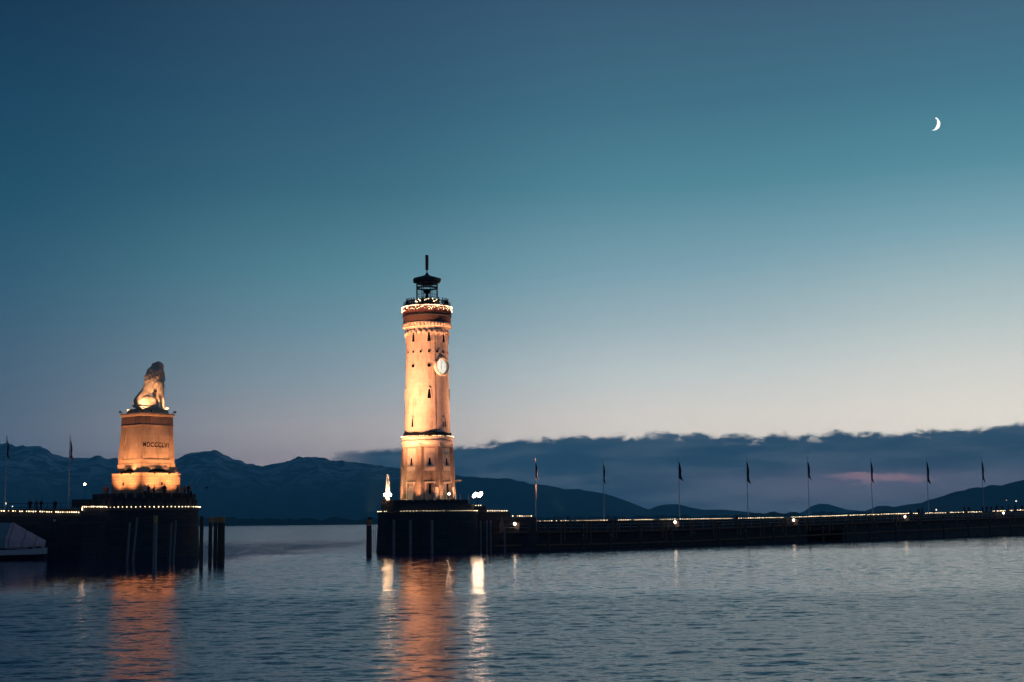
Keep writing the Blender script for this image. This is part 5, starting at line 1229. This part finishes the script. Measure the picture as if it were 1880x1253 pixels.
# ------------------------------------------------------------------ covered boat
def boat():
    D_ = 188.5; c = at(10, 1000, D_); k = D_ / F
    t_ = empty('covered_boat', (c.x, D_, 0)); tag(t_, 'moored white boat under a peaked grey brown tarpaulin at the left edge', 'boat')
    xb = lambda x: at(x, 1000, D_).x - c.x
    zb = lambda y: at(20, y, D_).z
    st_ = [(-150, 0.35, 0.5), (-140, 1.2, 0.75), (-90, 1.75, 0.85), (-20, 1.8, 0.9), (35, 1.65, 0.95), (62, 1.25, 1.0), (78, 0.7, 1.05), (87, 0.08, 1.1)]
    z0, z1, z2 = -0.25, zb(1018.5), zb(1008)
    mb = MB(); mb.rings([[Vector((xb(x), -w_, z1 * h)), Vector((xb(x), -w_ * 1.06, z2 * h)), Vector((xb(x), w_ * 1.06, z2 * h)), Vector((xb(x), w_, z1 * h)), Vector((xb(x), w_ * 0.3, z0)), Vector((xb(x), -w_ * 0.3, z0))] for x, w_, h in st_]); hl_ = mb.build('hull', M['hull'], t_, smooth='auto')
    mb = MB(); mb.rings([[Vector((xb(x), -w_ * 1.07, z2 * h - 0.02)), Vector((xb(x), -w_ * 1.10, z2 * h + 0.16)), Vector((xb(x), w_ * 1.10, z2 * h + 0.16)), Vector((xb(x), w_ * 1.07, z2 * h - 0.02))] for x, w_, h in st_]); mb.build('rubbing_strake', M['hulldark'], hl_)
    mb = MB(); mb.rings([[Vector((xb(x), -w_ * 1.012, z1 * h - 0.02)), Vector((xb(x), w_ * 1.012, z1 * h - 0.02)), Vector((xb(x), w_ * 0.33, z0 - 0.02)), Vector((xb(x), -w_ * 0.33, z0 - 0.02))] for x, w_, h in st_]); mb.build('lower_hull_band', M['hulldark'], hl_)  # hull is darker below the white band
    # tarpaulin: cross sections with a ridge, sagging between the frames
    def sec(x, ridge_y, w_, eave_y, sag):
        pts = []; zr = zb(ridge_y); ze = zb(eave_y); zd = z2 * 1.02 + 0.14
        for i in range(13):
            t = i / 12 * 2 - 1; a = abs(t)
            if a > 0.85: z = zd + (ze - zd) * (1 - a) / 0.15; y_ = w_ * 1.1
            else: g = a / 0.85; z = zr + (ze - zr) * g + sag * math.sin(math.pi * g) ; y_ = w_ * 1.1 * g
            wr_ = 0.05 * noise.noise(Vector((x * 0.09, t * 5, 0)))
            pts.append(Vector((xb(x), math.copysign(y_, t) + wr_, z + wr_)))
        return pts
    full = [(-150, 985, 0.35, 1000, 0), (-120, 968, 1.3, 996, -0.1), (-80, 962, 1.7, 993, -0.15), (-40, 960.5, 1.8, 990, -0.1), (-10, 961, 1.8, 989, -0.15), (8, 960.0, 1.8, 989, -0.1)]
    def block(name, secs, m_, th=0.03):
        mb = MB(); R_ = [sec(*s_) for s_ in secs]
        mb.rings([r_ + [v_ - Vector((0, 0, th * 4)) for v_ in reversed(r_)] for r_ in R_]); return mb.build(name, m_, t_, smooth='auto')
    block('green_tarpaulin', full + [(19, 960.2, 1.78, 990, -0.12)], M['tarpgreen'])
    s2 = [(19.05, 960.0, 1.80, 990, -0.10), (25, 959.8, 1.78, 991, -0.16), (30, 963.5, 1.72, 991.5, -0.2), (38, 968, 1.64, 993, -0.3), (48, 973.5, 1.5, 994.5, -0.34), (58, 979, 1.3, 996.5, -0.3), (68, 984.6, 1.05, 998.5, -0.22), (76, 989, 0.75, 999.5, -0.12), (82, 992, 0.45, 1000.5, 0), (84, 993.5, 0.25, 1002, 0)]
    dense = []
    for a_, b_ in zip(s2[:-1], s2[1:]):
        for j in range(3): f_ = j / 3; dense.append(tuple(p + (q - p) * f_ for p, q in zip(a_, b_)))
    dense.append(s2[-1]); block('brown_tarpaulin', dense, M['tarp'])
    mb = MB(); pth = [Vector((xb(x), -w_ * 1.16, z2 * h + 0.22)) for x, w_, h in st_[1:-1]]; mb.path(pth, 0.035, 5); mb.build('lashing_rope', M['cable'], t_)
    for (x, ry_, w_, ey, sg) in ((-40, 960.5, 1.8, 990, -0.1), (-10, 961, 1.8, 989, -0.15), (25, 959.8, 1.78, 991, -0.16), (48, 973.5, 1.5, 994.5, -0.34), (68, 984.6, 1.05, 998.5, -0.22)):
        mb = MB(); mb.path([v_ + Vector((0, -0.02, 0.02)) for v_ in sec(x, ry_, w_, ey, sg)], 0.03, 5); mb.build('tarpaulin_seam', M['hulldark'], t_)
    mb = MB(); a0 = Vector((xb(80), 0, z2 + 0.25)); a1 = at(104, 958, 192.7) - t_.location; mb.path([a0.lerp(a1, f_) - Vector((0, 0, 0.5 * math.sin(math.pi * f_))) for f_ in [i / 8 for i in range(9)]], 0.025, 5); mb.build('mooring_rope', M['cable'], t_)
boat()

# ------------------------------------------------------------------ lamp at the left, distant lights, bird
c = at(155.5, 889.5, 204); g_ = at(155.5, 925, 204).z
t_ = empty('lamp_post', (c.x, 204, g_ - 1.5)); tag(t_, 'slim lamp post with one small bright globe left of the lion monument', 'lamp post')
mb = MB(); mb.tube((0, 0, 0), (0, 0, c.z - g_ + 1.3), 0.03, 0.02, 6); mb.build('post', M['darkmetal'], t_)
mb = MB(); mb.sphere((0, 0, c.z - g_ + 1.5), 0.15, 2); mb.build('globe', M['globe'], t_, smooth=True)
def far_light(x, y, D_, r, label):
    mb = MB(); mb.sphere((0, 0, 0), r, 1); tag(mb.build('distant_lamp', M['farlamp'], loc=at(x, y, D_)), label, 'distant lamp', 'distant lamps across the lake')
far_light(10.3, 924.8, 5100, 3.6, 'distant lamp behind the flagpole at the left edge'); far_light(23, 930.2, 5100, 2.0, 'faint distant lamp just right of the left edge flagpole')
far_light(1719, 936.5, 5100, 2.6, 'distant lamp on the shore right of the seventh flagpole'); far_light(1865.5, 920.3, 6550, 3.4, 'distant lamp on the hill near the right edge of the view'); far_light(1848, 918.8, 6550, 1.6, 'faint distant lamp on the hill left of the brighter one')
def bird():
    mb = MB(); mb.X = Matrix.Rotation(R(35), 4, 'Z') @ Matrix.Rotation(R(-25), 4, 'Y') @ Matrix.Diagonal((0.62, 0.62, 0.62, 1))
    mb.sphere((0, 0, 0), 0.11, 2, (2.4, 0.8, 0.8)); mb.sphere((0.28, 0, 0.05), 0.07, 1); mb.tube((0.33, 0, 0.05), (0.44, 0, 0.03), 0.02, 0.004, 5)
    for s in (-1, 1):
        mb.rings([[(-0.12, s * 0.05, 0.04), (0.12, s * 0.05, 0.04), (0.12, s * 0.05, 0.07), (-0.12, s * 0.05, 0.07)], [(-0.10, s * 0.35, 0.25), (0.10, s * 0.35, 0.25), (0.10, s * 0.35, 0.27), (-0.10, s * 0.35, 0.27)], [(-0.16, s * 0.75, 0.18), (-0.08, s * 0.75, 0.18), (-0.08, s * 0.75, 0.19), (-0.16, s * 0.75, 0.19)]])
    mb.rings([[(-0.2, -0.04, 0), (-0.2, 0.04, 0), (-0.2, 0.04, 0.02), (-0.2, -0.04, 0.02)], [(-0.42, -0.1, 0), (-0.42, 0.1, 0), (-0.42, 0.1, 0.01), (-0.42, -0.1, 0.01)]])
    tag(mb.build('gull', M['p_grey'], loc=at(379.5, 896.5, 165)), 'small dark gull flying right of the lion mole head', 'bird')
bird()

# ------------------------------------------------------------------ monument floodlights
def PW(v): return Matrix.Translation(pc.location) @ Matrix.Rotation(PR, 4, 'Z') @ Vector(v)
OL = (1.0, 0.42, 0.175)
for (x, y, tx, ty, pw_, lb) in ((-1.0, -3.85, -1.0, -2.4, 430, 'floodlight below the inscription side, left'), (1.3, -3.85, 1.2, -2.4, 400, 'floodlight below the inscription side, right'), (-3.9, 0.9, -2.5, 0.9, 430, 'floodlight below the left face of the pedestal, rear'), (-3.9, -1.1, -2.5, -1.1, 430, 'floodlight below the left face of the pedestal, front')):
    spot('pedestal_flood', PW((x * (0.84 if abs(x) > 3 else 1), y * (0.84 if abs(y) > 3 else 1), pz(870) + 0.12)), PW((tx, ty, pz(820))), pw_, 120, OL, 0.8, 0.15, label=lb)
    sp_ = spot('plinth_flood', PW((x * 1.40, y * 1.40, 0.3)), PW((tx, ty, pz(800))), 3700, 108, OL, 1.0, 0.2, label=lb.replace('floodlight', 'small deck floodlight'))
for (x, y, tx, ty, tz, pw_, sz, lb) in ((-3.0, -2.6, -0.5, -0.6, 1.7, 1700, 56, 'floodlight on the pedestal cornice, front left corner'), (2.9, -2.6, 1.2, -0.3, 1.4, 1100, 52, 'floodlight on the pedestal cornice, front right corner'), (-2.9, 2.5, -0.6, 0.2, 1.0, 700, 50, 'floodlight on the pedestal cornice, rear left corner'), (2.9, 2.5, 0.6, 0.2, 1.6, 450, 48, 'floodlight on the pedestal cornice, rear right corner')):
    spot('lion_flood', PW((x * 0.93, y * 0.93, pz(760.8) + 0.36)), PW((tx, ty, pz(752) + tz)), pw_, sz, (1.0, 0.50, 0.24), 0.7, 0.1, label=lb)

# ------------------------------------------------------------------ air
def haze():
    mb = MB(); mb.box((0, 8300, (HTOP - 1.8) / 2), (33000, 21000, HTOP + 1.8)); 
    m = bpy.data.materials.new('haze_air'); m.use_nodes = True; t = NT(m.node_tree); t.n.clear()
    v = t.node('ShaderNodeVolumePrincipled'); v.inputs['Color'].default_value = (0.20, 0.76, 1.0, 1); v.inputs['Density'].default_value = HAZE; v.inputs['Anisotropy'].default_value = 0.0
    o = t.node('ShaderNodeOutputMaterial'); t.l.new(v.outputs[0], o.inputs[1])
    m.volume_intersection_method = 'FAST' if hasattr(m, 'volume_intersection_method') else None
    ob = mb.build('haze', m); tag(ob, kind='stuff'); return ob
haze()
